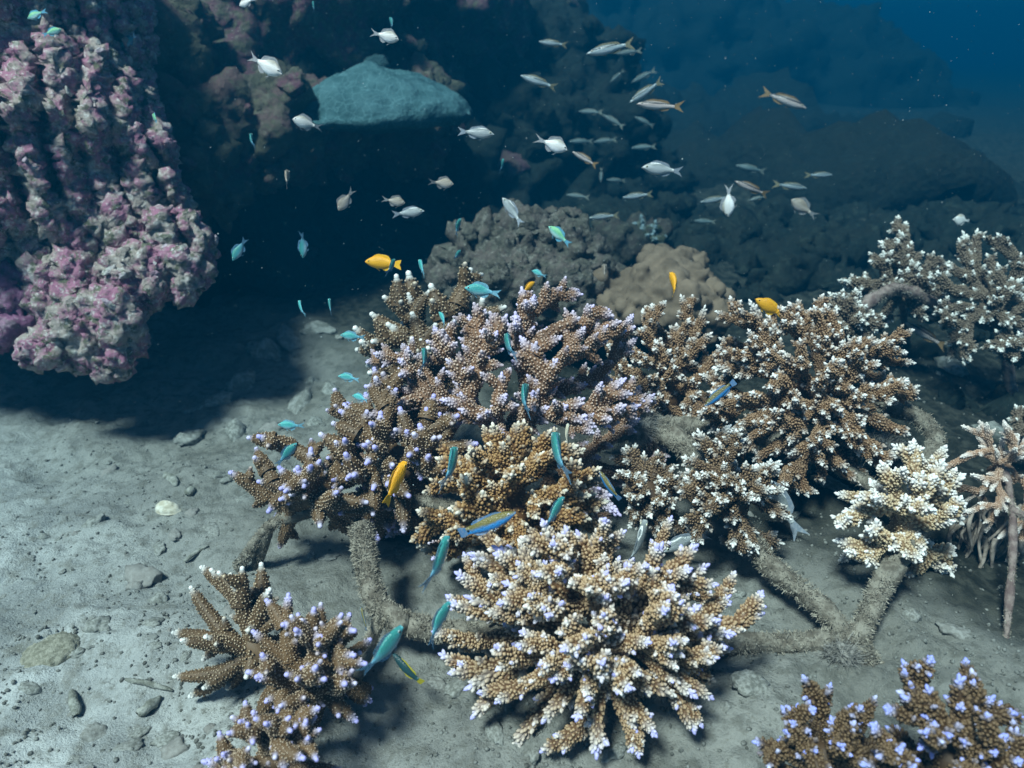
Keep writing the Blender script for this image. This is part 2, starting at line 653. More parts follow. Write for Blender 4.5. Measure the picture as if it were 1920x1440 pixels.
def build_left_reef():
    R = random.Random(5)
    bl = []
    # main mass behind the fluted face, plus out-of-view blobs added to shade the sand
    for px, py, d, r in [(-60, 60, 2.45, 330), (20, 40, 2.55, 260), (60, 300, 2.4, 260), (-120, 350, 2.3, 260), (180, 420, 2.42, 180),
                         (-40, 410, 2.35, 130), (240, 450, 2.4, 120), (160, 570, 2.3, 105), (190, 570, 2.35, 80), (330, 470, 2.35, 75),
                         (150, 645, 2.2, 62), (215, 680, 2.18, 38), (95, 660, 2.15, 38), (200, 620, 2.2, 75), (260, 530, 2.25, 60), (350, 520, 2.28, 48),
                         (95, 180, 2.5, 180), (-150, -60, 2.75, 300), (-330, 300, 2.3, 260), (-300, 500, 2.25, 170), (-420, 100, 2.6, 280), (-450, 420, 2.2, 240)]:
        bl.append(blob(px - 10, py - 6, d - 0.06, r, (1, 0.8, 1)))
    base = at(150, 690, 2.25)
    m = mat_reef('coralline_crust', PINK, 16.0, 0.02)
    base = Vector(base)
    me = remesh_blobs([(tuple(Vector(c) - base), r) for c, r in bl], 0.0095, 'reef_wall_body', 3)
    co, no = get_vn(me)
    W = co + np.array(base[:])
    n0 = np.array((CAM - at(170, 330, 2.0)).normalized()[:])
    side = np.cross(np.array((0, 0, 1.0)), n0)
    side /= np.linalg.norm(side)
    u = W @ side + 0.10 * W[:, 2]
    warp = 0.55 * fbm(W * np.array((2.2, 2.2, 2.6)), 3, 201)
    f = np.abs(np.sin(np.pi * (u / 0.092 + warp)))
    f = np.clip(f * 1.2, 0, 1) ** 0.85
    br = fbm(W * np.array((5, 5, 6.5)), 3, 211)            # ribs break up along their height
    f = f * np.clip(0.85 + 0.5 * br, 0.35, 1.15)
    A = 0.035 + 0.115 * np.clip((W[:, 2] - 0.52) / 0.22, 0, 1)
    wgt = np.clip((no @ n0) * 1.8, 0, 1)
    # knobs and folds
    set_v(me, co + n0[None] * (A * (f - 0.6) * wgt)[:, None])
    displace(me, [((15, 15, 9), 0.017, 'billow'), (36, 0.012, 'billow'), (80, 0.006, 'billow'), (150, 0.003, 'fbm')], 31)
    e = empty('reef_wall', base)
    tag(e, 'large overhanging reef rock crusted pink and grey at the left edge', 'rock')
    obj('rock_body', me, m, e)
    m2 = mat_reef('pale_crust', ((0.62, 0.58, 0.56), (0.60, 0.44, 0.52), (0.40, 0.38, 0.32), (0.88, 0.85, 0.84)), 36.0, 0.02)
    m3 = mat_reef('turf_crust', ((0.26, 0.26, 0.20), (0.34, 0.25, 0.28), (0.30, 0.30, 0.24), (0.66, 0.62, 0.58)), 34.0, 0.02)
    m4 = mat_reef('purple_crust', ((0.34, 0.18, 0.26), (0.46, 0.22, 0.26), (0.36, 0.27, 0.33), (0.74, 0.58, 0.62)), 34.0, 0.02)
    bp = [blob(30, 560, 2.2, 62), blob(-30, 580, 2.2, 70), blob(60, 530, 2.25, 45), blob(-80, 540, 2.2, 80), blob(20, 610, 2.15, 30), blob(-60, 500, 2.3, 90)]
    rock('reef_rock', bp, 0.012, [(12, 0.03, 'ridge'), (34, 0.012, 'ridge'), (90, 0.005, 'fbm')], mat_reef('deep_purple_crust', ((0.26, 0.10, 0.20), (0.34, 0.13, 0.24), (0.18, 0.12, 0.15), (0.5, 0.36, 0.42)), 16.0, 0.02), at(0, 640, 2.2),
         'dark purple crusted rock bulging from under the reef wall at the left edge', 'rock', seed=44)
    lumps_on(e, me, [m2, m3, m4], 220, 0.005, 0.013, seed=3, sink=0.1, squash=(0.9, 1.3, 0.6), rough=0.4, cond=lambda w, q: w.z > 0.22 and w.x > -1.9 and q.y < 0.3)
    return e


def build_back_reef():
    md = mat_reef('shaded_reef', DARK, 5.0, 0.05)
    mo = mat_reef('olive_reef', OLIVE, 9.0, 0.03)
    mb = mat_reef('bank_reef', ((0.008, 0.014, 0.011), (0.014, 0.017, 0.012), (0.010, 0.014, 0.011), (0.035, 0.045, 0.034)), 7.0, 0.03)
    # ledge between the wall and the shelf coral
    bl = [blob(350, 215, 2.7, 55), blob(375, 300, 2.75, 60), blob(330, 150, 2.8, 60), blob(300, 100, 2.75, 55), blob(345, 60, 2.9, 60), blob(400, 350, 2.9, 60), blob(640, 262, 3.5, 60), blob(760, 262, 3.6, 60), blob(430, 225, 2.85, 60), blob(500, 230, 2.95, 70), blob(545, 235, 3.25, 50), blob(400, 200, 2.9, 50), blob(420, 280, 2.95, 55),
          blob(480, 290, 3.05, 60), blob(540, 270, 3.1, 55), blob(620, 230, 3.3, 70), blob(330, 250, 2.9, 70), blob(340, 330, 2.95, 70), blob(560, 230, 3.3, 90),
          blob(430, 250, 3.2, 110), blob(700, 210, 3.6, 80), blob(780, 215, 3.7, 70), blob(660, 180, 3.6, 70)]
    e, me = rock('reef_ledge', bl, 0.022, [(6, 0.05, 'billow'), (20, 0.02, 'fbm'), (50, 0.008, 'fbm')], mo, at(470, 330, 3.1),
                 'olive and dark red reef ledge jutting out beside the pale blue shelf coral', 'rock', seed=50)
    lumps_on(e, me, [mo], 70, 0.02, 0.06, seed=9)
    # dark reef above and behind
    bl = [blob(330, 60, 3.3, 110), blob(450, 40, 3.4, 130), blob(560, 60, 3.6, 150), blob(430, 130, 3.3, 70), blob(520, 150, 3.5, 90), blob(680, 0, 4.0, 170),
          blob(800, -10, 4.3, 160), blob(880, 30, 4.5, 90), blob(300, -80, 3.5, 200), blob(560, -120, 4.0, 220), blob(760, 90, 4.4, 130), blob(880, 110, 4.6, 90),
          blob(330, 130, 3.2, 60), blob(600, 130, 3.9, 120)]
    e, me = rock('reef_bommie', bl, 0.035, [(3, 0.10, 'billow'), (10, 0.04, 'fbm'), (26, 0.016, 'fbm')], mo, at(560, 250, 3.9),
                 'dark knobbly reef mass above and behind the pale blue shelf coral', 'rock', seed=70)
    lumps_on(e, me, [md, mo], 60, 0.03, 0.09, seed=19)
    # the overhang's back wall, in shade
    bl = [blob(600, 420, 4.4, 190), blob(760, 400, 4.6, 200), blob(930, 330, 5.0, 200), blob(1060, 300, 5.2, 170), blob(450, 480, 3.9, 170), blob(520, 590, 3.6, 80),
          blob(640, 560, 3.9, 110), blob(760, 540, 4.2, 120), blob(1000, 220, 5.6, 190), blob(860, 260, 5.2, 170), blob(1150, 380, 5.2, 120), blob(360, 540, 3.6, 130),
          blob(420, 420, 3.5, 110), blob(900, 500, 4.4, 130), blob(1060, 480, 4.6, 120)]
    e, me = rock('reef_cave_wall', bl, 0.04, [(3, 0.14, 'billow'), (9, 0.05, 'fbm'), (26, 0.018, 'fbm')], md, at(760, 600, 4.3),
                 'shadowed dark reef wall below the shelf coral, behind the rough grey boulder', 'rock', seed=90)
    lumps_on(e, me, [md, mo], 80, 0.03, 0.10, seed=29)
    # far slope fading into the blue
    bl = [blob(1300, 205, 12.3, 210), blob(1480, 240, 12.8, 220), blob(1620, 320, 12.5, 190), blob(1250, 330, 11.3, 170), blob(1420, 380, 11.0, 160), blob(1180, 180, 12.8, 200),
          blob(1560, 420, 10.7, 140), blob(1720, 430, 11.0, 130), blob(1060, 150, 12.3, 180), blob(1330, 470, 9.6, 120), blob(1820, 480, 10.7, 110), blob(1920, 500, 10.4, 100)]
    bl += [mound(1180, 330, 130, 0.7), mound(1300, 320, 150, 0.6), mound(1430, 315, 150, 0.6), mound(1560, 325, 150, 0.5), mound(1690, 335, 140, 0.4), mound(1810, 350, 120, 0.4), mound(1930, 360, 110, 0.6),
           mound(1240, 250, 170, 0.7), mound(1400, 245, 180, 0.7), mound(1560, 250, 170, 0.6), mound(1240, 380, 90, 0.7), mound(1380, 380, 90, 0.7), mound(1520, 375, 90, 0.7), mound(1660, 380, 90, 0.6), mound(1790, 385, 90, 0.5), mound(1900, 390, 90, 0.5)]
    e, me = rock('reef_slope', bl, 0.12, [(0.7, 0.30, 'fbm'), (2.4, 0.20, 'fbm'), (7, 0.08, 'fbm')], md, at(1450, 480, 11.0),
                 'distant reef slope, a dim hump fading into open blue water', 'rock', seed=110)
    # low rubble bank behind the corals on the right
    bl = [mound(1300, 470, 70, 0.7), mound(1400, 455, 90, 0.6), mound(1500, 470, 80, 0.7), mound(1590, 450, 90, 0.6), mound(1690, 470, 80, 0.7), mound(1790, 455, 90, 0.6), mound(1890, 470, 80, 0.8),
          mound(1450, 510, 60, 0.6), mound(1560, 520, 60, 0.6), mound(1660, 530, 50, 0.6), mound(1990, 480, 90, 0.8), mound(1420, 560, 50, 0.6), mound(1760, 590, 60, 0.5), mound(1880, 640, 60, 0.5), mound(1240, 440, 80, 0.7),
          mound(1180, 425, 80, 0.7), mound(1350, 430, 90, 0.7), mound(1480, 428, 90, 0.7), mound(1640, 425, 100, 0.7), mound(1780, 420, 100, 0.6), mound(1920, 430, 100, 0.6), mound(1700, 660, 50, 0.5), mound(1620, 690, 50, 0.5), mound(1830, 760, 60, 0.5)]
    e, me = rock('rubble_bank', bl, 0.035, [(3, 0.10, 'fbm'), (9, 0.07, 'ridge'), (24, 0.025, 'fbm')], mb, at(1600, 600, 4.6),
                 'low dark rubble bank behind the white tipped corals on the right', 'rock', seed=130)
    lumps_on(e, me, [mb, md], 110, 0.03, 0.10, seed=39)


def build_shelf_coral():
    """a domed shelf of lobes stepping up to a knob, flat underneath"""
    c = at(704, 212, 3.2)
    W = 0.385
    nx, nr = 120, 46
    seeds = np.random.default_rng(3).uniform(-1, 1, (70, 2))
    th = np.linspace(0, 2 * np.pi, nx, endpoint=False)
    V, F = [], []
    edge = 1 + 0.06 * np.sin(3 * th + 1) + 0.05 * np.abs(np.sin(5 * th)) + 0.03 * np.abs(np.sin(11 * th + 2))
    for k in range(nr + 1):
        s = k / nr
        x = s * np.cos(th) * edge * W
        y = s * np.sin(th) * edge * W * 0.75
        q = np.stack([x / W, y / (W * 0.75)], 1)
        d = np.sqrt(((q[:, None, :] - seeds[None]) ** 2).sum(2))
        d1 = d.min(1)
        lob = np.sqrt(np.maximum(0, 1 - (d1 / 0.25) ** 2))
        terr = 0.02 * (np.floor((1 - s) * 5 + 0.5 * np.sin(4 * th)) / 5)
        z = 0.155 * (1 - s ** 1.9) ** 1.0 + 0.06 * (lob - 0.4) * (0.4 + 0.6 * s if s < 0.94 else (1 - s) / 0.06) + terr
        kx = np.exp(-((q[:, 0] + 0.05) ** 2 + (q[:, 1] + 0.05) ** 2) / 0.02)
        z = z + 0.02 * kx
        V += list(np.stack([x, y, z], 1))
    n = len(V)
    for s in (0.93, 0.7, 0.35, 0.0):
        x = s * np.cos(th) * edge * W
        y = s * np.sin(th) * edge * W * 0.75
        z = -0.035 - 0.05 * (1 - s) + 0 * x
        V += list(np.stack([x, y, z], 1))
    rows = nr + 1 + 4
    for k in range(rows - 1):
        for i in range(nx):
            j = (i + 1) % nx
            a, b = k * nx, (k + 1) * nx
            F.append((a + i, b + i, b + j, a + j) if True else None)
    V = np.array(V)
    P = V + np.array(c[:])
    V[:, 2] += 0.007 * fbm(P * 14, 4, 3)
    me = mesh_from('shelf', V, F)
    t = NT('shelf_coral')
    p = t.obj_pos()
    v = t.voro(p, 26.0, 'DISTANCE_TO_EDGE')
    nn = t.noise(p, 9.0, 5)
    cc = t.mix(t.step(nn, 0.35, 0.65), (0.032, 0.085, 0.095), (0.06, 0.135, 0.15))
    cc = t.mix(t.step(v, 0.05, 0.0), cc, (0.085, 0.18, 0.20))
    t.color(cc)
    t.gloss(0.8, 0.2)
    sc = t.voro(p, 11.0, 'SMOOTH_F1')
    t.bump(t.math('SUBTRACT', t.math('MULTIPLY', t.noise(p, 60, 4), 0.3), sc), 0.8, 0.035)
    e = empty('shelf_coral', c)
    tag(e, 'pale blue domed shelf coral with stepped lobes under the dark reef', 'coral')
    obj('shelf', me, t.m, e)
    # knobs and spurs on its crest
    l = lump_mesh(301, 0.25, 3, (1, 1, 1.1))
    l.materials.append(t.m)
    for px, py, r, h in [(702, 122, 22, 0.8), (632, 158, 8, 2.4)]:
        q = at(px, py, 3.17)
        o = obj('knob', l, parent=e)
        s = r * 3.3 / FPX
        o.location = q - c
        o.scale = (s, s, s * h)


def build_boulders():
    m = mat_reef('grey_turf_rock', ((0.075, 0.07, 0.055), (0.11, 0.09, 0.078), (0.12, 0.115, 0.09), (0.26, 0.25, 0.22)), 14.0, 0.02)
    bl = [blob(900, 490, 2.75, 70), blob(985, 470, 2.75, 75), blob(1040, 440, 2.8, 48), blob(1060, 500, 2.75, 70), blob(950, 540, 2.7, 90), blob(1050, 560, 2.7, 80),
          blob(870, 520, 2.75, 50), blob(960, 440, 2.85, 36), blob(1100, 530, 2.75, 50)]
    e, me = rock('boulder', bl, 0.014, [(9, 0.035, 'billow'), (26, 0.016, 'fbm'), (70, 0.006, 'fbm')], m, at(970, 600, 2.75),
                 'rough grey boulder just behind the central corals', 'rock', seed=150)
    lumps_on(e, me, [m], 60, 0.012, 0.03, seed=49)
    m2 = mat_reef('dim_turf_rock', ((0.035, 0.036, 0.028), (0.05, 0.042, 0.036), (0.05, 0.05, 0.036), (0.11, 0.11, 0.09)), 10.0, 0.02)
    bl = [blob(1150, 470, 3.3, 60), blob(1200, 460, 3.35, 50), blob(1110, 480, 3.3, 40)]
    e, me = rock('boulder', bl, 0.02, [(9, 0.03, 'billow'), (26, 0.016, 'fbm')], m2, at(1155, 530, 3.3),
                 'small dim boulder topped by a tiny blue coral, between the two larger ones', 'rock', seed=160)
    # smooth lobed massive coral
    bl = []
    R = random.Random(8)
    for px, py, d, r in [(1250, 520, 2.75, 60), (1200, 550, 2.7, 55), (1300, 550, 2.7, 60), (1150, 560, 2.7, 45), (1340, 570, 2.75, 35), (1260, 580, 2.6, 70), (1190, 590, 2.6, 60),
                         (1230, 490, 2.85, 36), (1290, 500, 2.85, 40), (1320, 600, 2.65, 55), (1120, 590, 2.65, 40)]:
        bl.append(blob(px, py, d, r))
    for k in range(40):
        bl.append(blob(R.uniform(1120, 1345), R.uniform(500, 620), 2.62 + R.uniform(0, 0.1), R.uniform(16, 30)))
    t = NT('tan_massive_coral')
    p = t.world_pos()
    nn = t.noise(p, 11.0, 4)
    cc = t.mix(t.step(nn, 0.35, 0.65), (0.13, 0.095, 0.066), (0.21, 0.155, 0.11))
    cc = t.mix(t.math('MULTIPLY', t.step(t.noise(p, 70, 4, 0.7), 0.55, 0.7), 0.4), cc, (0.24, 0.20, 0.16))
    t.color(cc)
    t.gloss(0.85, 0.2)
    t.bump(t.noise(p, 150, 3), 0.3, 0.004)
    e, me = rock('massive_coral', bl, 0.011, [(90, 0.022, 'lobe'), (12, 0.010, 'billow'), (45, 0.003, 'fbm')], t.m, at(1240, 640, 2.7),
                 'smooth tan lobed massive coral behind the right hand corals', 'coral', seed=170, smooth=3)


# ------------------------------------------------------------------ branching coral
def tube_into(V, F, A, path, rad, sides, t0, t1):
    """tapered tube with rounded end along path (k,3); returns ring frames"""
    k = len(path)
    base = len(V)
    frames = []
    for i in range(k):
        d = path[min(i + 1, k - 1)] - path[max(i - 1, 0)]
        d = d / np.linalg.norm(d)
        a = np.array((1.0, 0, 0)) if abs(d[0]) < 0.8 else np.array((0, 1.0, 0))
        x = np.cross(d, a)
        x /= np.linalg.norm(x)
        y = np.cross(d, x)
        frames.append((path[i], d, x, y))
        for s in range(sides):
            th = 2 * math.pi * s / sides
            V.append(path[i] + rad[i] * (math.cos(th) * x + math.sin(th) * y))
            A.append((t0 + (t1 - t0) * i / (k - 1), 0.0, 0.5, 1))
    for i in range(k - 1):
        for s in range(sides):
            q = (s + 1) % sides
            F.append((base + i * sides + s, base + i * sides + q, base + (i + 1) * sides + q, base + (i + 1) * sides + s))
    V.append(path[-1] + frames[-1][1] * rad[-1] * 0.6)
    A.append((t1, 0.2, 0.5, 1))
    top = len(V) - 1
    for s in range(sides):
        F.append((base + (k - 1) * sides + s, base + (k - 1) * sides + (s + 1) % sides, top))
    return frames


def nub_into(V, F, A, p, d, b, h, t, r, sides=5):
    d = d / np.linalg.norm(d)
    a = np.array((1.0, 0, 0)) if abs(d[0]) < 0.8 else np.array((0, 1.0, 0))
    x = np.cross(d, a)
    x /= np.linalg.norm(x)
    y = np.cross(d, x)
    k = len(V)
    for hh, bb, nn in ((-0.3 * b, b, 0.0), (0.62 * h, 0.86 * b, 0.7)):
        for s in range(sides):
            th = 2 * math.pi * s / sides
            V.append(p + d * hh + bb * (math.cos(th) * x + math.sin(th) * y))
            A.append((t, nn, r, 1))
    V.append(p + d * h)
    A.append((t, 1.0, r, 1))
    for s in range(sides):
        q = (s + 1) % sides
        F.append((k + s, k + q, k + sides + q, k + sides + s))
        F.append((k + sides + s, k + sides + q, k + 2 * sides))


# per growth form: nub base, nub height, nub spacing, tilt, side branchlets per unit slenderness, taper, branchlet length
FORMS = {
    'thick': dict(b=0.105, h=0.16, sp=0.40, tilt=0.9, side=0.12, taper=0.52, sl=(1.2, 2.2), sr=0.75, ap=2.6),
    'stag': dict(b=0.17, h=0.22, sp=0.46, tilt=0.9, side=0.50, taper=0.60, sl=(1.6, 3.4), sr=0.72, ap=1.35),
    'chunky': dict(b=0.255, h=0.55, sp=0.54, tilt=0.9, side=0.34, taper=0.55, sl=(0.9, 1.7), sr=0.66, ap=1.2),
    'bottle': dict(b=0.19, h=0.44, sp=0.44, tilt=1.0, side=0.55, taper=0.45, sl=(1.0, 2.2), sr=0.60, ap=1.2),
    'skinny': dict(b=0.25, h=0.32, sp=0.60, tilt=0.8, side=0.12, taper=0.6, sl=(2, 4), sr=0.8, ap=1.2),
}
SLENDER = (2.4, 3.8, 5.6, 8.0, 11.5)


def branch_mesh(form, slender, seed):
    f = FORMS[form]
    R = random.Random(seed)
    V, F, A = [], [], []

    def seg(p0, d0, L, r0, t0, t1, bend):
        k = max(4, int(L / r0 * 1.2))
        path, rad = [], []
        side = np.array((R.gauss(0, 1), R.gauss(0, 1), R.gauss(0, 1)))
        side -= d0 * side.dot(d0)
        side /= np.linalg.norm(side)
        for i in range(k):
            u = i / (k - 1)
            path.append(p0 + d0 * (L * u) + side * (bend * L * u * u))
            end = 1.0 if u < 0.8 else math.sqrt(max(0.12, 1 - ((u - 0.8) / 0.23) ** 2))
            rad.append(r0 * (1 - (1 - f['taper']) * u) * end)
        path, rad = np.array(path), np.array(rad)
        fr = tube_into(V, F, A, path, rad, 8, t0, t1)
        sp = f['sp']
        s = 0.3 if t0 == 0 else 0.6
        row = 0
        while s < L:
            u = s / L
            x = u * (k - 1)
            i = min(int(x), k - 2)
            g = x - i
            c = path[i] * (1 - g) + path[i + 1] * g
            rr = rad[i] * (1 - g) + rad[i + 1] * g
            _, d, ex, ey = fr[i]
            n = max(3, int(round(2 * math.pi * rr / sp)))
            ph = R.uniform(0, 6.3)
            for q in range(n):
                th = ph + 2 * math.pi * (q + R.uniform(-0.22, 0.22)) / n
                rd = math.cos(th) * ex + math.sin(th) * ey
                jit = R.uniform(-0.25, 0.25) * sp
                w = R.uniform(0.62, 1.32)
                tl = f['tilt'] * R.uniform(0.7, 1.2)
                nub_into(V, F, A, c + rd * rr * 0.96 + d * jit, rd + d * tl, f['b'] * w, f['h'] * w * R.uniform(0.8, 1.25), t0 + (t1 - t0) * u, R.random())
            s += sp * 0.88
            row += 1
        # axial cup at the very tip
        for q in range(4):
            dd = fr[-1][1] + 0.5 * np.array((R.gauss(0, 1), R.gauss(0, 1), R.gauss(0, 1)))
            nub_into(V, F, A, path[-1], dd, f['b'] * 1.05, f['h'] * 1.15 + 0.06, t1 + 0.02, R.random())
        nub_into(V, F, A, path[-1] + fr[-1][1] * rad[-1] * 0.5, fr[-1][1], f['b'] * f['ap'], f['h'] * 1.25 + (0.1 if f['ap'] < 2 else 0.12), t1 + (0.12 if t0 == 0 or R.random() < 0.4 else 0.02), R.random(), 6)
        return path, fr

    z = np.array((0, 0, 1.0))
    path, fr = seg(np.zeros(3), z, slender, 1.0, 0.0, 1.0, R.uniform(-0.16, 0.16))
    ns = int(round(f['side'] * slender * R.uniform(0.7, 1.3)))
    ph = R.uniform(0, 6.3)
    for q in range(ns):
        u = R.uniform(0.28, 0.9)
        i = min(len(path) - 1, int(u * (len(path) - 1)))
        _, d, ex, ey = fr[i]
        th = ph + 2.4 * q + R.uniform(-0.4, 0.4)
        rd = math.cos(th) * ex + math.sin(th) * ey
        dd = rd + d * R.uniform(0.5, 1.1)
        dd /= np.linalg.norm(dd)
        L = R.uniform(*f['sl']) * (1.15 - 0.45 * u)
        seg(path[i] + rd * 0.3, dd, L, f['sr'], max(0.25, min(0.7, 1 - 0.2 * L)), R.uniform(0.86, 0.97), R.uniform(-0.1, 0.15))
    return mesh_from(form + '_branch', np.array(V), F, True, A)


LIB = {}


def lib(form, mat):
    key = (form, mat.name)
    if key not in LIB:
        LIB[key] = {}
        for s in SLENDER:
            nv = 3 if form != 'skinny' else 2
            L = []
            for v in range(nv):
                src = ('mesh', form, s, v)
                if src not in LIB:
                    LIB[src] = branch_mesh(form, s, int(s * 100) + v * 7 + len(form) * 1000)
                    me = LIB[src]
                else:
                    me = LIB[src].copy()
                me.materials.clear()
                me.materials.append(mat)
                L.append(me)
            LIB[key][s] = L
    return LIB[key]


BASES = {}


def coral_base_mesh(mat, form):
    key = (mat.name, form)
    if key in BASES:
        return BASES[key]
    V0, F0 = ICO[2]
    V = [v * (1 + 0.2 * n) for v, n in zip(V0, fbm(V0 * 2, 3, 77))]
    F = list(F0)
    A = [(0.0, 0.0, 0.5, 1)] * len(V)
    R = random.Random(3)
    W0 = ICO[3][0]
    for w in W0:
        w = w + 0.05 * np.array((R.gauss(0, 1), R.gauss(0, 1), R.gauss(0, 1)))
        nub_into(V, F, A, w * 0.98, w, 0.07, 0.09, 0.0, R.random())
    me = mesh_from('coral_base', np.array(V), F, True, A)
    me.materials.append(mat)
    BASES[key] = me
    return me


def colony(label, form, mat, cx, cy, d, rpx, tips, bulge=0.10, fill=0, base_px=40, start=0.12, share=0.55, seed=0, name='branching_coral', group=None, back=0.06,
           jd=0.03, rvar=0.12, under=None):
    """a colony rooted at photograph point (cx,cy), d deep; each branch runs to a tip. Branches fork from earlier ones."""
    R = random.Random(seed * 31 + int(cx))
    root = at(cx, cy, d)
    e = empty(name, root)
    tag(e, label, 'coral', group)
    L = lib(form, mat)
    r0 = rpx * d / FPX
    bo = obj('coral_base', coral_base_mesh(mat, form), parent=e)
    br = base_px * d / FPX
    bo.scale = (br * 0.7, br * 0.65, br * 0.6)
    bo.rotation_euler = (0, 0, R.uniform(0, 6))
    rm = max(math.hypot(t[0] - cx, t[1] - cy) for t in tips) * 1.06
    pts = []
    tt = [(t[0], t[1], 0) for t in tips]
    for k in range(fill):
        a = R.uniform(0, 2 * math.pi)
        q = math.sqrt(R.random()) * 0.8
        tt.append((cx + rm * q * math.cos(a), cy + rm * q * math.sin(a) * 0.9, 1))
    for k in range(under if under is not None else max(6, len(tips) // 2)):
        a = 2.399 * k + R.uniform(-0.3, 0.3)
        q = R.uniform(0.45, 0.85)
        tt.append((cx + rm * q * math.cos(a), cy + rm * q * math.sin(a) * 0.9, 2))
    for x, y, isfill in tt:
        q = min(1.0, math.hypot(x - cx, y - cy) / rm)
        dep = d - bulge * math.sqrt(max(0, 1 - q * q)) + R.uniform(-jd, jd) + (back * q if not isfill else R.uniform(0, 0.05))
        if isfill == 2:
            dep = d + R.uniform(0.03, 0.03 + 0.6 * bulge)
        pts.append(at(x, y, dep))
    pts.sort(key=lambda p: (p - root).length)
    nodes = [(Vector((0, 0, 0)), 0.0, Vector((0, 0, 0)))]
    for p in pts:
        v = p - root
        best, bn = 1e9, None
        for n, pl, dr in nodes:
            w = v - n
            ln = w.length
            if ln < r0 * 2.0:
                continue
            cost = ln + share * pl
            if dr.length > 0 and (w.normalized().dot(dr) < 0.3 or w.normalized().dot(v.normalized()) < 0.72):
                cost += 1.2 * ln
            if cost < best:
                best, bn = cost, (n, pl)
        if bn is None:
            bn = (Vector((0, 0, 0)), 0.0)
        n, pl = bn
        w = v - n
        ln = w.length
        dr = w.normalized()
        if pl == 0.0:
            n = n + dr * min(ln * start, br * 0.6)
            w = v - n
            ln = w.length
        r = r0 * R.uniform(1 - rvar, 1 + rvar)
        sl = ln / r
        s = min(SLENDER, key=lambda q: abs(math.log(q / sl)))
        b = obj('branch', R.choice(L[s]), parent=e)
        rr = r * min(1.35, max(0.75, (sl / s) ** 0.35))
        b.matrix_local = trs(n, frame_from_z(dr, R.uniform(0, 6.3)), (rr, rr, ln / s))
        for u in (0.3, 0.55):
            nodes.append((n + w * u, pl + ln * u, dr))
    return e


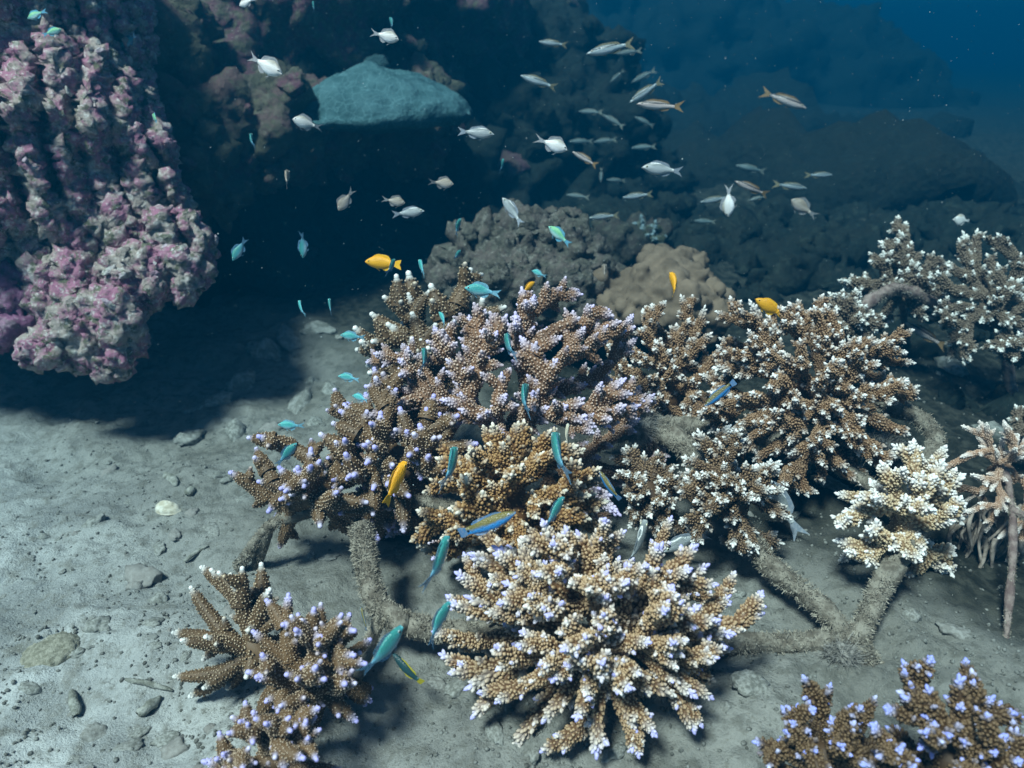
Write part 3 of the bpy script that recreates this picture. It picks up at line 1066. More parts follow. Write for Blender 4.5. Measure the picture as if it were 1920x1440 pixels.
def build_corals():
    lil = (0.62, 0.56, 0.86)
    lilac_stag = mat_coral('lilac_staghorn', (0.22, 0.115, 0.062), (0.60, 0.44, 0.34), (0.74, 0.66, 0.82), 0.68, 1.06, apex=(0.66, 0.58, 0.88))
    thick_white = mat_coral('thick_white_tip', (0.13, 0.078, 0.038), (0.64, 0.50, 0.34), (0.92, 0.90, 0.86), 0.84, 1.06, 0.6, 0.95)
    thick_lilac = mat_coral('thick_lilac_tip', (0.15, 0.088, 0.042), (0.64, 0.49, 0.35), (0.72, 0.66, 0.86), 0.82, 1.06, 0.6, 0.95, apex=(0.50, 0.46, 0.88))
    tan_lilac = mat_coral('tan_lilac_tip', (0.165, 0.085, 0.038), (0.50, 0.345, 0.20), (0.92, 0.87, 0.83), 0.70, 1.14, 0.25, 1.0, apex=(0.54, 0.51, 0.92))
    tan_white = mat_coral('tan_white_tip', (0.18, 0.082, 0.026), (0.42, 0.245, 0.10), (0.88, 0.82, 0.70), 0.74, 1.18, 0.2, 1.0)
    bottle_white = mat_coral('brown_white_tip', (0.15, 0.078, 0.036), (0.38, 0.24, 0.14), (0.94, 0.91, 0.88), 0.78, 1.10, 0.25, 1.0)
    dark_white = mat_coral('dark_white_tip', (0.085, 0.05, 0.028), (0.28, 0.18, 0.10), (0.94, 0.92, 0.88), 0.76, 1.08, 0.3, 1.0)
    blue_tip = mat_coral('brown_blue_tip', (0.07, 0.038, 0.016), (0.18, 0.115, 0.058), (0.60, 0.62, 0.88), 0.86, 1.08, 0.25, 1.0, apex=(0.36, 0.40, 0.92))
    far_white = mat_coral('far_white_tip', (0.12, 0.085, 0.06), (0.22, 0.17, 0.12), (0.94, 0.92, 0.86), 0.82, 1.02, 0.3, 1.0)
    pinkish = mat_coral('pale_thin', (0.30, 0.17, 0.10), (0.62, 0.44, 0.33), (0.92, 0.84, 0.78), 0.45, 1.05, 0.3, 1.0)
    blueish = mat_coral('small_blue', (0.05, 0.06, 0.035), (0.09, 0.10, 0.06), (0.24, 0.34, 0.38), 0.7, 1.0, 0.3, 1.0)

    # small coral heads far back first
    colony('tiny blue tipped coral on the small dim boulder', 'bottle', blueish, 1205, 450, 3.25, 7,
           [(1160, 430), (1175, 424), (1190, 420), (1200, 415), (1215, 424), (1230, 428), (1245, 432), (1248, 445), (1240, 452), (1222, 440), (1185, 438), (1205, 430)], 0.05, 8, 22, seed=1)
    colony('faint blue coral tuft on the seabed right of the tan lobed coral', 'bottle', blueish, 1345, 478, 4.0, 7,
           [(1318, 468), (1330, 460), (1345, 456), (1360, 460), (1368, 468), (1338, 470), (1355, 472)], 0.05, 4, 18, seed=2)
    # right background, on the far frame
    colony('dark coral with small white tips at the left end of the far frame', 'bottle', far_white, 1690, 545, 2.45, 9.5,
           [(1672, 420), (1697, 420), (1650, 460), (1668, 448), (1650, 475), (1636, 490), (1640, 528), (1682, 440), (1705, 465), (1715, 490), (1730, 475), (1738, 505), (1660, 505), (1690, 480), (1720, 520), (1670, 530), (1700, 505)],
           0.08, 10, 26, seed=3)
    colony('wide dark coral with bright white tips at the right edge, topmost', 'bottle', far_white, 1850, 590, 2.4, 8.5,
           [(1805, 440), (1830, 435), (1855, 440), (1875, 440), (1795, 455), (1900, 470), (1915, 480), (1780, 500), (1760, 510), (1800, 500), (1830, 545), (1860, 555), (1900, 540), (1755, 590), (1760, 570),
            (1770, 602), (1790, 612), (1840, 600), (1895, 590), (1800, 622), (1850, 480), (1890, 605), (1915, 530), (1940, 500), (1945, 560), (1930, 610), (1815, 470), (1780, 545), (1870, 500)],
           0.14, 8, 36, seed=4, under=6)
    colony('small brown coral with dim tips beside the bent far rod', 'bottle', far_white, 1590, 615, 2.2, 9.5,
           [(1540, 565), (1560, 550), (1577, 545), (1600, 545), (1615, 555), (1622, 575), (1637, 590), (1590, 570), (1530, 590), (1512, 584), (1550, 590), (1570, 575), (1605, 590), (1620, 605), (1545, 612)],
           0.08, 8, 26, seed=5)
    colony('pale coral lump low on the far frame at the right edge', 'bottle', far_white, 1915, 660, 2.3, 10,
           [(1855, 640), (1870, 625), (1880, 660), (1860, 655), (1905, 640), (1900, 675), (1930, 640), (1945, 660), (1890, 645)], 0.08, 4, 26, seed=6)
    # top left of the central cluster
    colony('thick fingered dark brown coral with white tips at the back left of the cluster', 'thick', thick_white, 815, 690, 1.95, 19,
           [(746, 522), (765, 518), (730, 552), (800, 547), (832, 566), (695, 597), (777, 590), (876, 558), (790, 642), (668, 617), (730, 618), (695, 695), (745, 665), (885, 510), (899, 512), (812, 540),
            (850, 600), (700, 640), (760, 560), (940, 572), (905, 565)], 0.10, 4, 45, seed=7, share=0.7, under=8)
    colony('brown coral with short white topped spikes behind the olive and blue wrasse', 'bottle', bottle_white, 1250, 735, 2.0, 9,
           [(1198, 582), (1220, 575), (1243, 565), (1275, 560), (1297, 555), (1265, 612), (1290, 600), (1200, 620), (1230, 640), (1200, 682), (1215, 702), (1250, 752), (1235, 735), (1270, 690), (1310, 730), (1190, 712),
            (1160, 640), (1325, 582), (1180, 660), (1300, 650), (1255, 660), (1285, 760), (1220, 760), (1335, 690)], 0.14, 44, 55, seed=8, share=0.65, under=30)
    # big right hand colony
    colony('large bushy brown coral with white tips at the right of the cluster', 'bottle', bottle_white, 1520, 750, 1.9, 9.5,
           [(1345, 585), (1372, 560), (1390, 580), (1415, 570), (1430, 605), (1465, 605), (1517, 577), (1545, 577), (1490, 600), (1350, 650), (1390, 660), (1400, 682), (1425, 695), (1440, 675), (1560, 620), (1580, 640),
            (1598, 645), (1630, 640), (1655, 640), (1705, 618), (1675, 640), (1610, 660), (1640, 675), (1710, 677), (1715, 725), (1715, 748), (1695, 665), (1575, 715), (1525, 720), (1665, 720), (1675, 745), (1660, 792),
            (1580, 765), (1605, 757), (1620, 792), (1600, 815), (1525, 825), (1475, 820), (1450, 790), (1455, 850), (1490, 852), (1545, 902), (1490, 897), (1535, 870), (1580, 882), (1630, 866), (1620, 815), (1640, 840),
            (1385, 745), (1370, 760), (1330, 740), (1395, 800), (1345, 700), (1410, 740), (1500, 640), (1540, 650), (1470, 660), (1560, 800)], 0.20, 90, 70, seed=9, share=0.65, under=50)
    # centre
    colony('branching staghorn coral with lilac tips at the centre of the cluster', 'stag', lilac_stag, 940, 835, 1.72, 12.5,
           [(907, 585), (880, 600), (935, 627), (972, 547), (1010, 560), (1052, 537), (1078, 533), (1112, 577), (1117, 592), (1095, 625), (1060, 605), (1145, 645), (1130, 625), (1138, 583), (1172, 590), (1150, 602),
            (1190, 635), (1170, 620), (980, 635), (965, 590), (950, 595), (1045, 680), (1035, 690), (945, 735), (1000, 732), (1165, 710), (1187, 740), (1190, 757), (1150, 780), (1090, 752), (1060, 762), (1055, 782),
            (1098, 782), (1133, 777), (1140, 797), (1110, 817), (935, 812), (910, 667), (870, 697), (865, 767), (897, 772), (820, 632), (845, 612), (905, 622), (840, 680), (990, 570), (1020, 620), (830, 660), (1085, 590)],
           0.16, 24, 48, seed=10, share=0.5, under=46)
    # left of the centre
    colony('dense brown coral with lilac nubs at the left of the central staghorn', 'thick', thick_lilac, 745, 870, 1.62, 17,
           [(630, 735), (700, 692), (760, 685), (640, 772), (655, 760), (695, 722), (755, 770), (705, 710), (790, 802), (810, 745), (700, 790), (690, 832), (780, 815), (790, 845), (655, 812), (620, 762), (700, 846),
            (720, 780), (770, 852), (650, 870), (690, 862), (625, 920), (700, 916), (697, 962), (660, 890), (770, 990), (640, 962), (730, 730), (675, 800), (800, 770), (820, 820), (750, 920)], 0.14, 30, 55, seed=11, under=30)
    colony('spreading brown coral with white and lilac finger tips at the far left of the cluster', 'thick', thick_lilac, 600, 925, 1.58, 17,
           [(470, 822), (490, 816), (440, 880), (495, 872), (520, 882), (490, 897), (505, 952), (545, 922), (475, 846), (560, 880), (600, 868), (627, 916), (580, 850), (630, 938), (590, 882), (530, 935), (510, 915)],
           0.10, 6, 45, seed=12, share=0.7, under=8)
    # dark ones on the inner rods
    colony('dark brown coral with a few white tips on the inner diagonal rod', 'bottle', dark_white, 1365, 935, 1.62, 10.5,
           [(1310, 815), (1375, 810), (1360, 800), (1395, 830), (1335, 905), (1390, 902), (1395, 915), (1410, 940), (1290, 852), (1380, 976), (1385, 1035), (1465, 1022), (1440, 1060), (1370, 1016), (1400, 1002),
            (1300, 940), (1310, 1000), (1350, 870), (1330, 960), (1425, 1030)], 0.12, 18, 60, seed=13)
    colony('small dark coral with white tips in the middle of the frame', 'bottle', dark_white, 1215, 930, 1.68, 10,
           [(1147, 860), (1165, 850), (1190, 838), (1205, 855), (1235, 850), (1190, 890), (1160, 882), (1215, 920), (1250, 902), (1262, 950), (1200, 910), (1225, 946), (1240, 990), (1205, 992), (1265, 870)],
           0.10, 12, 45, seed=14)
    # middle front, tan
    colony('chunky tan coral with cream tips between the staghorn and the front coral', 'chunky', tan_white, 965, 950, 1.48, 11.5,
           [(960, 797), (938, 837), (905, 870), (975, 880), (1025, 807), (1042, 808), (1075, 836), (1085, 870), (1120, 882), (1085, 905), (1098, 936), (1010, 936), (1000, 966), (1070, 960), (1100, 972), (955, 905),
            (1020, 855), (812, 834), (823, 868), (880, 885), (870, 905), (800, 914), (790, 958), (785, 982), (835, 1010), (782, 1015), (800, 1040), (830, 900), (900, 930), (850, 960), (920, 985), (925, 800), (860, 850), (1060, 1000)],
           0.12, 20, 55, seed=15, share=0.7, under=26)
    # right arm top
    colony('pale coral with thick white tips on the upright right rod', 'chunky', mat_coral('pale_white_tip', (0.34, 0.22, 0.12), (0.60, 0.46, 0.29), (0.94, 0.92, 0.90), 0.55, 1.12, 0.2, 1.0), 1700, 985, 1.56, 11,
           [(1577, 985), (1590, 965), (1612, 930), (1640, 936), (1680, 836), (1715, 832), (1775, 842), (1770, 870), (1790, 882), (1810, 906), (1800, 946), (1700, 852), (1720, 900), (1730, 890), (1780, 975), (1790, 952),
            (1570, 1015), (1590, 1030), (1610, 1045), (1665, 1026), (1650, 942), (1740, 860), (1755, 900), (1690, 930), (1620, 990), (1640, 1010), (1745, 950), (1700, 880)], 0.12, 8, 42, seed=16)
    colony('thin branched pale brown coral at the right edge above trailing weed', 'skinny', pinkish, 1880, 890, 1.66, 5,
           [(1803, 800), (1845, 795), (1900, 815), (1878, 822), (1800, 855), (1840, 836), (1915, 856), (1930, 830), (1856, 820), (1862, 922), (1840, 946), (1870, 1012), (1910, 962), (1892, 1050), (1925, 1000), (1850, 1000),
            (1905, 1030), (1945, 900), (1935, 950), (1820, 900), (1880, 960), (1870, 850), (1900, 1000)], 0.10, 8, 34, seed=17, share=0.4)
    colony('brown coral sprig with white tips cut by the right edge', 'bottle', far_white, 1930, 800, 1.9, 10,
           [(1908, 765), (1895, 800), (1925, 770), (1905, 815), (1940, 780)], 0.04, 2, 16, seed=18)
    # front coral
    colony('big bushy tan coral with lilac tips at the front centre', 'chunky', tan_lilac, 1135, 1195, 1.30, 12,
           [(908, 988), (1010, 990), (867, 1045), (885, 1052), (975, 1062), (1045, 1048), (1017, 1074), (1005, 1110), (1023, 1142), (862, 1075), (842, 1122), (882, 1130), (850, 1147), (820, 1190), (830, 1236),
            (855, 1277), (918, 1152), (975, 1212), (1018, 1242), (1055, 1187), (1056, 1240), (935, 1242), (900, 1346), (885, 1290), (905, 1299), (985, 1294), (1025, 1345), (1100, 1300), (1090, 1346), (964, 1390),
            (1022, 1410), (1060, 1405), (1110, 1410), (1185, 1400), (1235, 1365), (1250, 1312), (1190, 1260), (1145, 1166), (1100, 1080), (1118, 1085), (1150, 1088), (1130, 1072), (1165, 1000), (1185, 1066), (1225, 1026),
            (1242, 1030), (1250, 1106), (1230, 1146), (1062, 996), (1087, 1002), (1120, 1002), (1030, 1016), (1300, 1026), (1320, 1060), (1335, 1086), (1385, 1086), (1428, 1116), (1422, 1150), (1310, 1155),
            (1338, 1158), (1388, 1186), (1355, 1216), (1340, 1240), (1288, 1310), (1330, 1306), (1300, 1360), (1280, 1062), (1360, 1120), (950, 1100), (930, 1040), (1290, 1200), (1270, 1250), (1210, 1200)], 0.18, 64, 60, seed=19, start=0.15, share=0.8, under=56)
    # lower left
    colony('dark brown coral with white finger tips on the sand at lower left', 'thick', thick_white, 480, 1215, 1.30, 17,
           [(380, 1063), (402, 1068), (422, 1072), (456, 1070), (492, 1065), (437, 1098), (350, 1115), (328, 1172), (383, 1208), (333, 1280), (387, 1288), (362, 1308), (466, 1266), (500, 1110), (520, 1150)], 0.08, 2, 48, seed=20, share=0.9, under=4)
    colony('brown coral with violet finger tips beside the white tipped one at lower left', 'thick', thick_lilac, 585, 1265, 1.22, 17,
           [(508, 1124), (528, 1120), (472, 1195), (545, 1165), (497, 1228), (588, 1145), (607, 1138), (642, 1158), (555, 1266), (587, 1258), (642, 1272), (500, 1310), (515, 1332), (580, 1322), (565, 1346), (650, 1225),
            (620, 1200), (560, 1190), (655, 1360), (600, 1180)], 0.12, 16, 55, seed=21, share=0.8, under=18)
    colony('violet tipped brown coral lowest at the left, cut by the bottom edge', 'thick', thick_lilac, 510, 1440, 1.14, 16,
           [(440, 1345), (405, 1382), (485, 1330), (385, 1432), (440, 1440), (520, 1416), (548, 1396), (597, 1416), (600, 1380), (470, 1390), (420, 1410), (575, 1460), (560, 1425), (500, 1350), (645, 1440), (540, 1345), (460, 1320), (600, 1340), (570, 1310), (430, 1370)], 0.14, 16, 60, seed=22, under=16)
    # lower right
    colony('dim brown coral with blue white tips at the bottom, right of centre', 'chunky', blue_tip, 1545, 1420, 1.12, 12.5,
           [(1520, 1280), (1550, 1285), (1495, 1330), (1466, 1336), (1490, 1356), (1420, 1386), (1480, 1372), (1510, 1406), (1565, 1356), (1450, 1436), (1605, 1366), (1500, 1416), (1530, 1410), (1600, 1326), (1640, 1312),
            (1580, 1400), (1470, 1460), (1620, 1420), (1540, 1450)], 0.10, 10, 55, seed=23)
    colony('large dim brown coral with blue white tips in the bottom right corner', 'chunky', blue_tip, 1775, 1425, 1.06, 14,
           [(1690, 1250), (1702, 1256), (1745, 1240), (1722, 1246), (1810, 1245), (1827, 1270), (1832, 1286), (1790, 1276), (1862, 1312), (1750, 1326), (1897, 1336), (1917, 1352), (1650, 1372), (1697, 1302), (1660, 1332),
            (1745, 1376), (1757, 1392), (1817, 1386), (1857, 1382), (1882, 1382), (1907, 1430), (1680, 1426), (1862, 1412), (1940, 1400), (1800, 1330), (1720, 1440), (1790, 1440)], 0.12, 14, 70, seed=24)


# ------------------------------------------------------------------ frames (steel rods overgrown with turf)
def build_rod(parent, pts, rpx, mat, fuzzm, seed, fuzz=1200):
    R = np.random.default_rng(seed)
    P = [np.array(at(*p)[:]) for p in pts]
    rads = [0.86 * rpx * p[2] / FPX for p in pts]
    # resample
    path, rad = [], []
    for i in range(len(P) - 1):
        L = np.linalg.norm(P[i + 1] - P[i])
        n = max(2, int(L / 0.012))
        for k in range(n):
            u = k / n
            path.append(P[i] * (1 - u) + P[i + 1] * u)
            rad.append(rads[i] * (1 - u) + rads[i + 1] * u)
    path.append(P[-1])
    rad.append(rads[-1])
    path = np.array(path)
    for _ in range(4):
        path[1:-1] = 0.5 * path[1:-1] + 0.25 * (path[:-2] + path[2:])
    rad = np.array(rad)
    loc = np.array(parent.location[:])
    V, F, A = [], [], []
    sides = 12
    tube_into(V, F, A, path - loc, rad * 0.85, sides, 0, 1)
    V = np.array(V)
    ctr = np.repeat(path - loc, sides, 0)
    ctr = np.concatenate([ctr, (path - loc)[-1:]])
    out = V - ctr
    W = V + loc
    k = 0.97 + 0.36 * fbm(W * 22, 3, seed) + 0.26 * np.abs(fbm(W * 60, 3, seed + 3))
    V = ctr + out * k[:, None]
    o = obj('rod', mesh_from('rod', V, F), mat, parent)
    # turf: short curled filaments
    FV, FF = [], []
    for i in range(int(fuzz * 3.2)):
        x = R.uniform(0, len(path) - 1.001)
        j = int(x)
        c = path[j] * (1 - (x - j)) + path[j + 1] * (x - j) - loc
        d = path[j + 1] - path[j]
        d = d / np.linalg.norm(d)
        n = R.normal(size=3)
        n = n - d * n.dot(d)
        n /= np.linalg.norm(n)
        r = rad[j]
        p0 = c + n * r * R.uniform(0.72, 1.0)
        L = r * R.uniform(0.12, 0.34)
        w = 0.0008 * R.uniform(0.7, 1.4)
        dirn = n + 0.8 * R.normal(size=3) * 0.6
        dirn /= np.linalg.norm(dirn)
        sd = np.cross(dirn, R.normal(size=3))
        sd /= np.linalg.norm(sd)
        cur = 0.5 * R.normal(size=3)
        b = len(FV)
        for u in (0, 0.5, 1.0):
            q = p0 + dirn * L * u + cur * L * u * u * 0.7
            FV += [q - sd * w * (1.1 - u * 0.6), q + sd * w * (1.1 - u * 0.6)]
        FF += [(b, b + 1, b + 3, b + 2), (b + 2, b + 3, b + 5, b + 4)]
    tf = obj('algae_turf', mesh_from('algae_turf', np.array(FV), FF), fuzzm, o)
    tag(tf, kind='stuff')
    return o


def build_frames():
    rm = mat_simple('overgrown_steel', (0.13, 0.11, 0.085), (0.30, 0.27, 0.22), 45.0, 0.95, 0.8, 0.006)
    fz = mat_simple('algae_turf', (0.17, 0.145, 0.11), (0.42, 0.38, 0.31), 60.0, 0.95, 0)
    rp = mat_simple('purple_steel', (0.16, 0.11, 0.10), (0.32, 0.25, 0.22), 45.0, 0.95, 0.8, 0.006)
    e = empty('coral_frame', at(1610, 1280, 1.42))
    tag(e, 'large steel reef frame overgrown with turf, carrying the central corals', 'frame')
    rods = [
        ([(676, 985, 1.50), (690, 1080, 1.44), (712, 1150, 1.39), (760, 1172, 1.37)], 25, 1700),
        ([(712, 1150, 1.39), (800, 1180, 1.38), (900, 1190, 1.40)], 25, 1300),
        ([(880, 1190, 1.40), (1130, 1205, 1.42), (1390, 1208, 1.43), (1500, 1205, 1.43), (1610, 1195, 1.42)], 23, 2400),
        ([(1605, 1205, 1.42), (1650, 1105, 1.47), (1690, 1030, 1.52), (1720, 985, 1.56)], 23, 1600),
        ([(1595, 1200, 1.42), (1520, 1120, 1.49), (1440, 1060, 1.56), (1370, 960, 1.64), (1300, 850, 1.72), (1235, 800, 1.82)], 24, 2200),
        ([(1605, 1200, 1.42), (1640, 1260, 1.40), (1665, 1310, 1.40)], 24, 1000),
        ([(445, 1065, 1.68), (505, 985, 1.62), (560, 955, 1.62)], 13, 800),
        ([(505, 985, 1.62), (490, 1030, 1.66), (478, 1070, 1.71)], 12, 600),
        ([(535, 970, 1.62), (660, 940, 1.62), (790, 940, 1.60), (900, 960, 1.58)], 15, 1200),
        ([(1060, 860, 1.78), (1150, 815, 1.82), (1240, 797, 1.84), (1360, 802, 1.86), (1480, 830, 1.84)], 19, 1800),
        ([(1480, 830, 1.86), (1620, 900, 1.80), (1700, 960, 1.68)], 16, 900),
        ([(1640, 750, 1.95), (1715, 778, 1.86), (1758, 812, 1.82), (1748, 860, 1.78), (1715, 985, 1.58)], 19, 1500),
        ([(640, 1330, 1.34), (680, 1240, 1.36), (712, 1160, 1.39)], 15, 700),
        ([(700, 690, 2.1), (760, 760, 1.95), (850, 850, 1.75), (960, 900, 1.65)], 15, 300),
    ]
    for k, (p, r, fz_n) in enumerate(rods):
        build_rod(e, p, r, rm, fz, 400 + k, fz_n)
    e2 = empty('coral_frame', at(1690, 660, 2.5))
    tag(e2, 'far steel reef frame with a bent rod under the white tipped corals', 'frame')
    for k, (p, r, n) in enumerate([([(1500, 640, 2.25), (1560, 612, 2.28), (1640, 560, 2.32), (1680, 537, 2.36), (1730, 555, 2.40), (1800, 590, 2.46), (1960, 640, 2.5)], 14, 1500),
                                   ([(1680, 537, 2.36), (1690, 560, 2.5), (1700, 640, 2.75)], 9, 200),
                                   ([(1880, 610, 2.48), (1890, 690, 2.5), (1900, 760, 2.55)], 12, 300)]):
        build_rod(e2, p, r, rp, fz, 440 + k, n)
    e3 = empty('coral_frame', at(1884, 1240, 1.43))
    tag(e3, 'slim crusted rod standing on the sand at the right edge', 'frame')
    build_rod(e3, [(1884, 1235, 1.43), (1890, 1150, 1.46), (1898, 1070, 1.50), (1900, 960, 1.56), (1885, 880, 1.64)], 8, rp, fz, 460, 700)
    build_rod(e3, [(1900, 960, 1.56), (1990, 990, 1.5)], 11, rp, fz, 461, 200)
    # fuzzy algae tufts on the inner rods
    fm = mat_simple('grey_tuft', (0.16, 0.15, 0.13), (0.36, 0.34, 0.31), 50.0, 0.95, 0)
    for px, py, d, r, lab in [(1195, 800, 1.80, 46, 'grey fuzzy algae tuft on the rod right of the central staghorn'),
                              (648, 832, 1.58, 26, 'small grey algae tuft between the two left hand corals'),
                              (1650, 835, 1.90, 40, 'brown fuzzy algae clump on the rod right of the large white tipped coral'),
                              (1575, 1230, 1.40, 40, 'dark bristly algae clump under the rod joint at lower right')]:
        tuft(at(px, py, d), r * d / FPX, lab, fm, int(px))
    # trailing weed under the pink coral
    wm = mat_simple('trailing_weed', (0.20, 0.16, 0.13), (0.46, 0.38, 0.32), 60.0, 0.9, 0)
    trailing(at(1850, 960, 1.64), wm)


def tuft(p, r, label, mat, seed):
    R = np.random.default_rng(seed)
    FV, FF = [], []
    for i in range(3200):
        n = R.normal(size=3)
        n /= np.linalg.norm(n)
        p0 = n * r * R.uniform(0.1, 0.7) * np.array((1.2, 0.8, 0.8))
        L = r * R.uniform(0.1, 0.3)
        w = 0.0007
        sd = np.cross(n, R.normal(size=3))
        sd /= np.linalg.norm(sd)
        cur = 1.0 * R.normal(size=3)
        b = len(FV)
        for u in (0, 0.5, 1.0):
            q = p0 + n * L * u + cur * L * u * u
            FV += [q - sd * w * (1.1 - u * 0.6), q + sd * w * (1.1 - u * 0.6)]
        FF += [(b, b + 1, b + 3, b + 2), (b + 2, b + 3, b + 5, b + 4)]
    V0, F0 = ICO[3]
    core = V0 * (1 + 0.3 * fbm(V0 * 3, 3, seed))[:, None] * r * 0.55
    e = empty('algae_tuft', p)
    tag(e, label, 'algae')
    obj('tuft_core', mesh_from('tuft_core', core, F0), mat, e)
    tag(obj('filaments', mesh_from('filaments', np.array(FV), FF), mat, e), kind='stuff')


def trailing(p, mat):
    R = np.random.default_rng(9)
    e = empty('trailing_weed', p)
    tag(e, 'brown weed hanging in strands below the thin branched pale brown coral', 'weed')
    for s in range(30):
        V, F, A = [], [], []
        k = 10
        L = R.uniform(0.05, 0.20)
        x0 = np.array((R.uniform(-0.04, 0.09), R.uniform(-0.04, 0.05), R.uniform(-0.06, 0.03)))
        path = np.array([x0 + np.array((0.012 * math.sin(5 * u + s), 0.01 * math.cos(4 * u + s * 2), -L * u)) for u in np.linspace(0, 1, k)])
        rad = np.linspace(0.0045, 0.0012, k) * R.uniform(0.6, 1.2) * (1 + 0.4 * R.normal(size=k) * 0.5)
        tube_into(V, F, A, path, np.abs(rad) + 0.001, 6, 0, 1)
        obj('strand', mesh_from('strand', np.array(V), F), mat, e)


# ------------------------------------------------------------------ fish
def interp(u, pts):
    xs = [p[0] for p in pts]
    ys = [p[1] for p in pts]
    return np.interp(u, xs, ys)


SPECIES = {
    # top / bottom half heights along 0 (snout) .. 1 (tail root), half width, tail root x, fin shapes
    'chromis': dict(top=[(0, 0.01), (.08, .065), (.2, .125), (.4, .175), (.6, .155), (.8, .09), (1, .042)], bot=[(0, .01), (.08, .055), (.2, .11), (.4, .165), (.6, .15), (.8, .085), (1, .042)], w=.062, root=-.26, tail='fork', dh=.07),
    'damsel': dict(top=[(0, .01), (.08, .09), (.2, .165), (.4, .21), (.6, .17), (.8, .085), (1, .04)], bot=[(0, .01), (.08, .07), (.2, .14), (.4, .19), (.6, .165), (.8, .085), (1, .04)], w=.085, root=-.22, tail='lyre', dh=.08),
    'slender': dict(top=[(0, .008), (.08, .045), (.2, .075), (.4, .095), (.6, .085), (.8, .055), (1, .032)], bot=[(0, .008), (.08, .04), (.2, .075), (.4, .095), (.6, .085), (.8, .055), (1, .032)], w=.055, root=-.31, tail='fork', dh=.035),
    'bream': dict(top=[(0, .008), (.08, .065), (.2, .12), (.4, .155), (.6, .13), (.8, .075), (1, .036)], bot=[(0, .008), (.08, .05), (.2, .10), (.4, .14), (.6, .12), (.8, .07), (1, .036)], w=.065, root=-.28, tail='fork', dh=.05),
    'yellow': dict(top=[(0, .015), (.06, .07), (.2, .135), (.4, .175), (.6, .165), (.8, .11), (1, .06)], bot=[(0, .015), (.06, .06), (.2, .12), (.4, .165), (.6, .16), (.8, .105), (1, .06)], w=.08, root=-.28, tail='soft', dh=.06),
    'wrasse': dict(top=[(0, .01), (.08, .05), (.2, .09), (.4, .115), (.6, .11), (.8, .085), (1, .06)], bot=[(0, .01), (.08, .045), (.2, .085), (.4, .11), (.6, .105), (.8, .08), (1, .06)], w=.055, root=-.36, tail='blunt', dh=.035),
    'butterfly': dict(top=[(0, .01), (.08, .07), (.2, .2), (.4, .31), (.6, .29), (.8, .15), (1, .045)], bot=[(0, .01), (.08, .06), (.2, .17), (.4, .28), (.6, .27), (.8, .14), (1, .045)], w=.06, root=-.30, tail='blunt', dh=.05),
}


def bend_y(x, k):
    return k * np.minimum(0, x - 0.12) ** 2


def fin_mesh(outline, bend, y0=0.0, thick=0.006, out=None):
    """thin solid fin: outline polygon in the x-z plane (or splayed by out)"""
    n = len(outline)
    V = []
    for s in (-1, 1):
        for x, z in outline:
            if out is None:
                V.append((x, bend_y(x, bend) + s * thick * 0.5, z))
            else:
                V.append((x, y0 + out * (0.5 - x + 0.0) * 0 + out * (outline[0][0] - x) + s * thick * 0.5, z))
    F = [tuple(range(n - 1, -1, -1)), tuple(range(n, 2 * n))]
    for i in range(n):
        j = (i + 1) % n
        F.append((i, j, n + j, n + i))
    return mesh_from('fin', np.array(V), F, False)


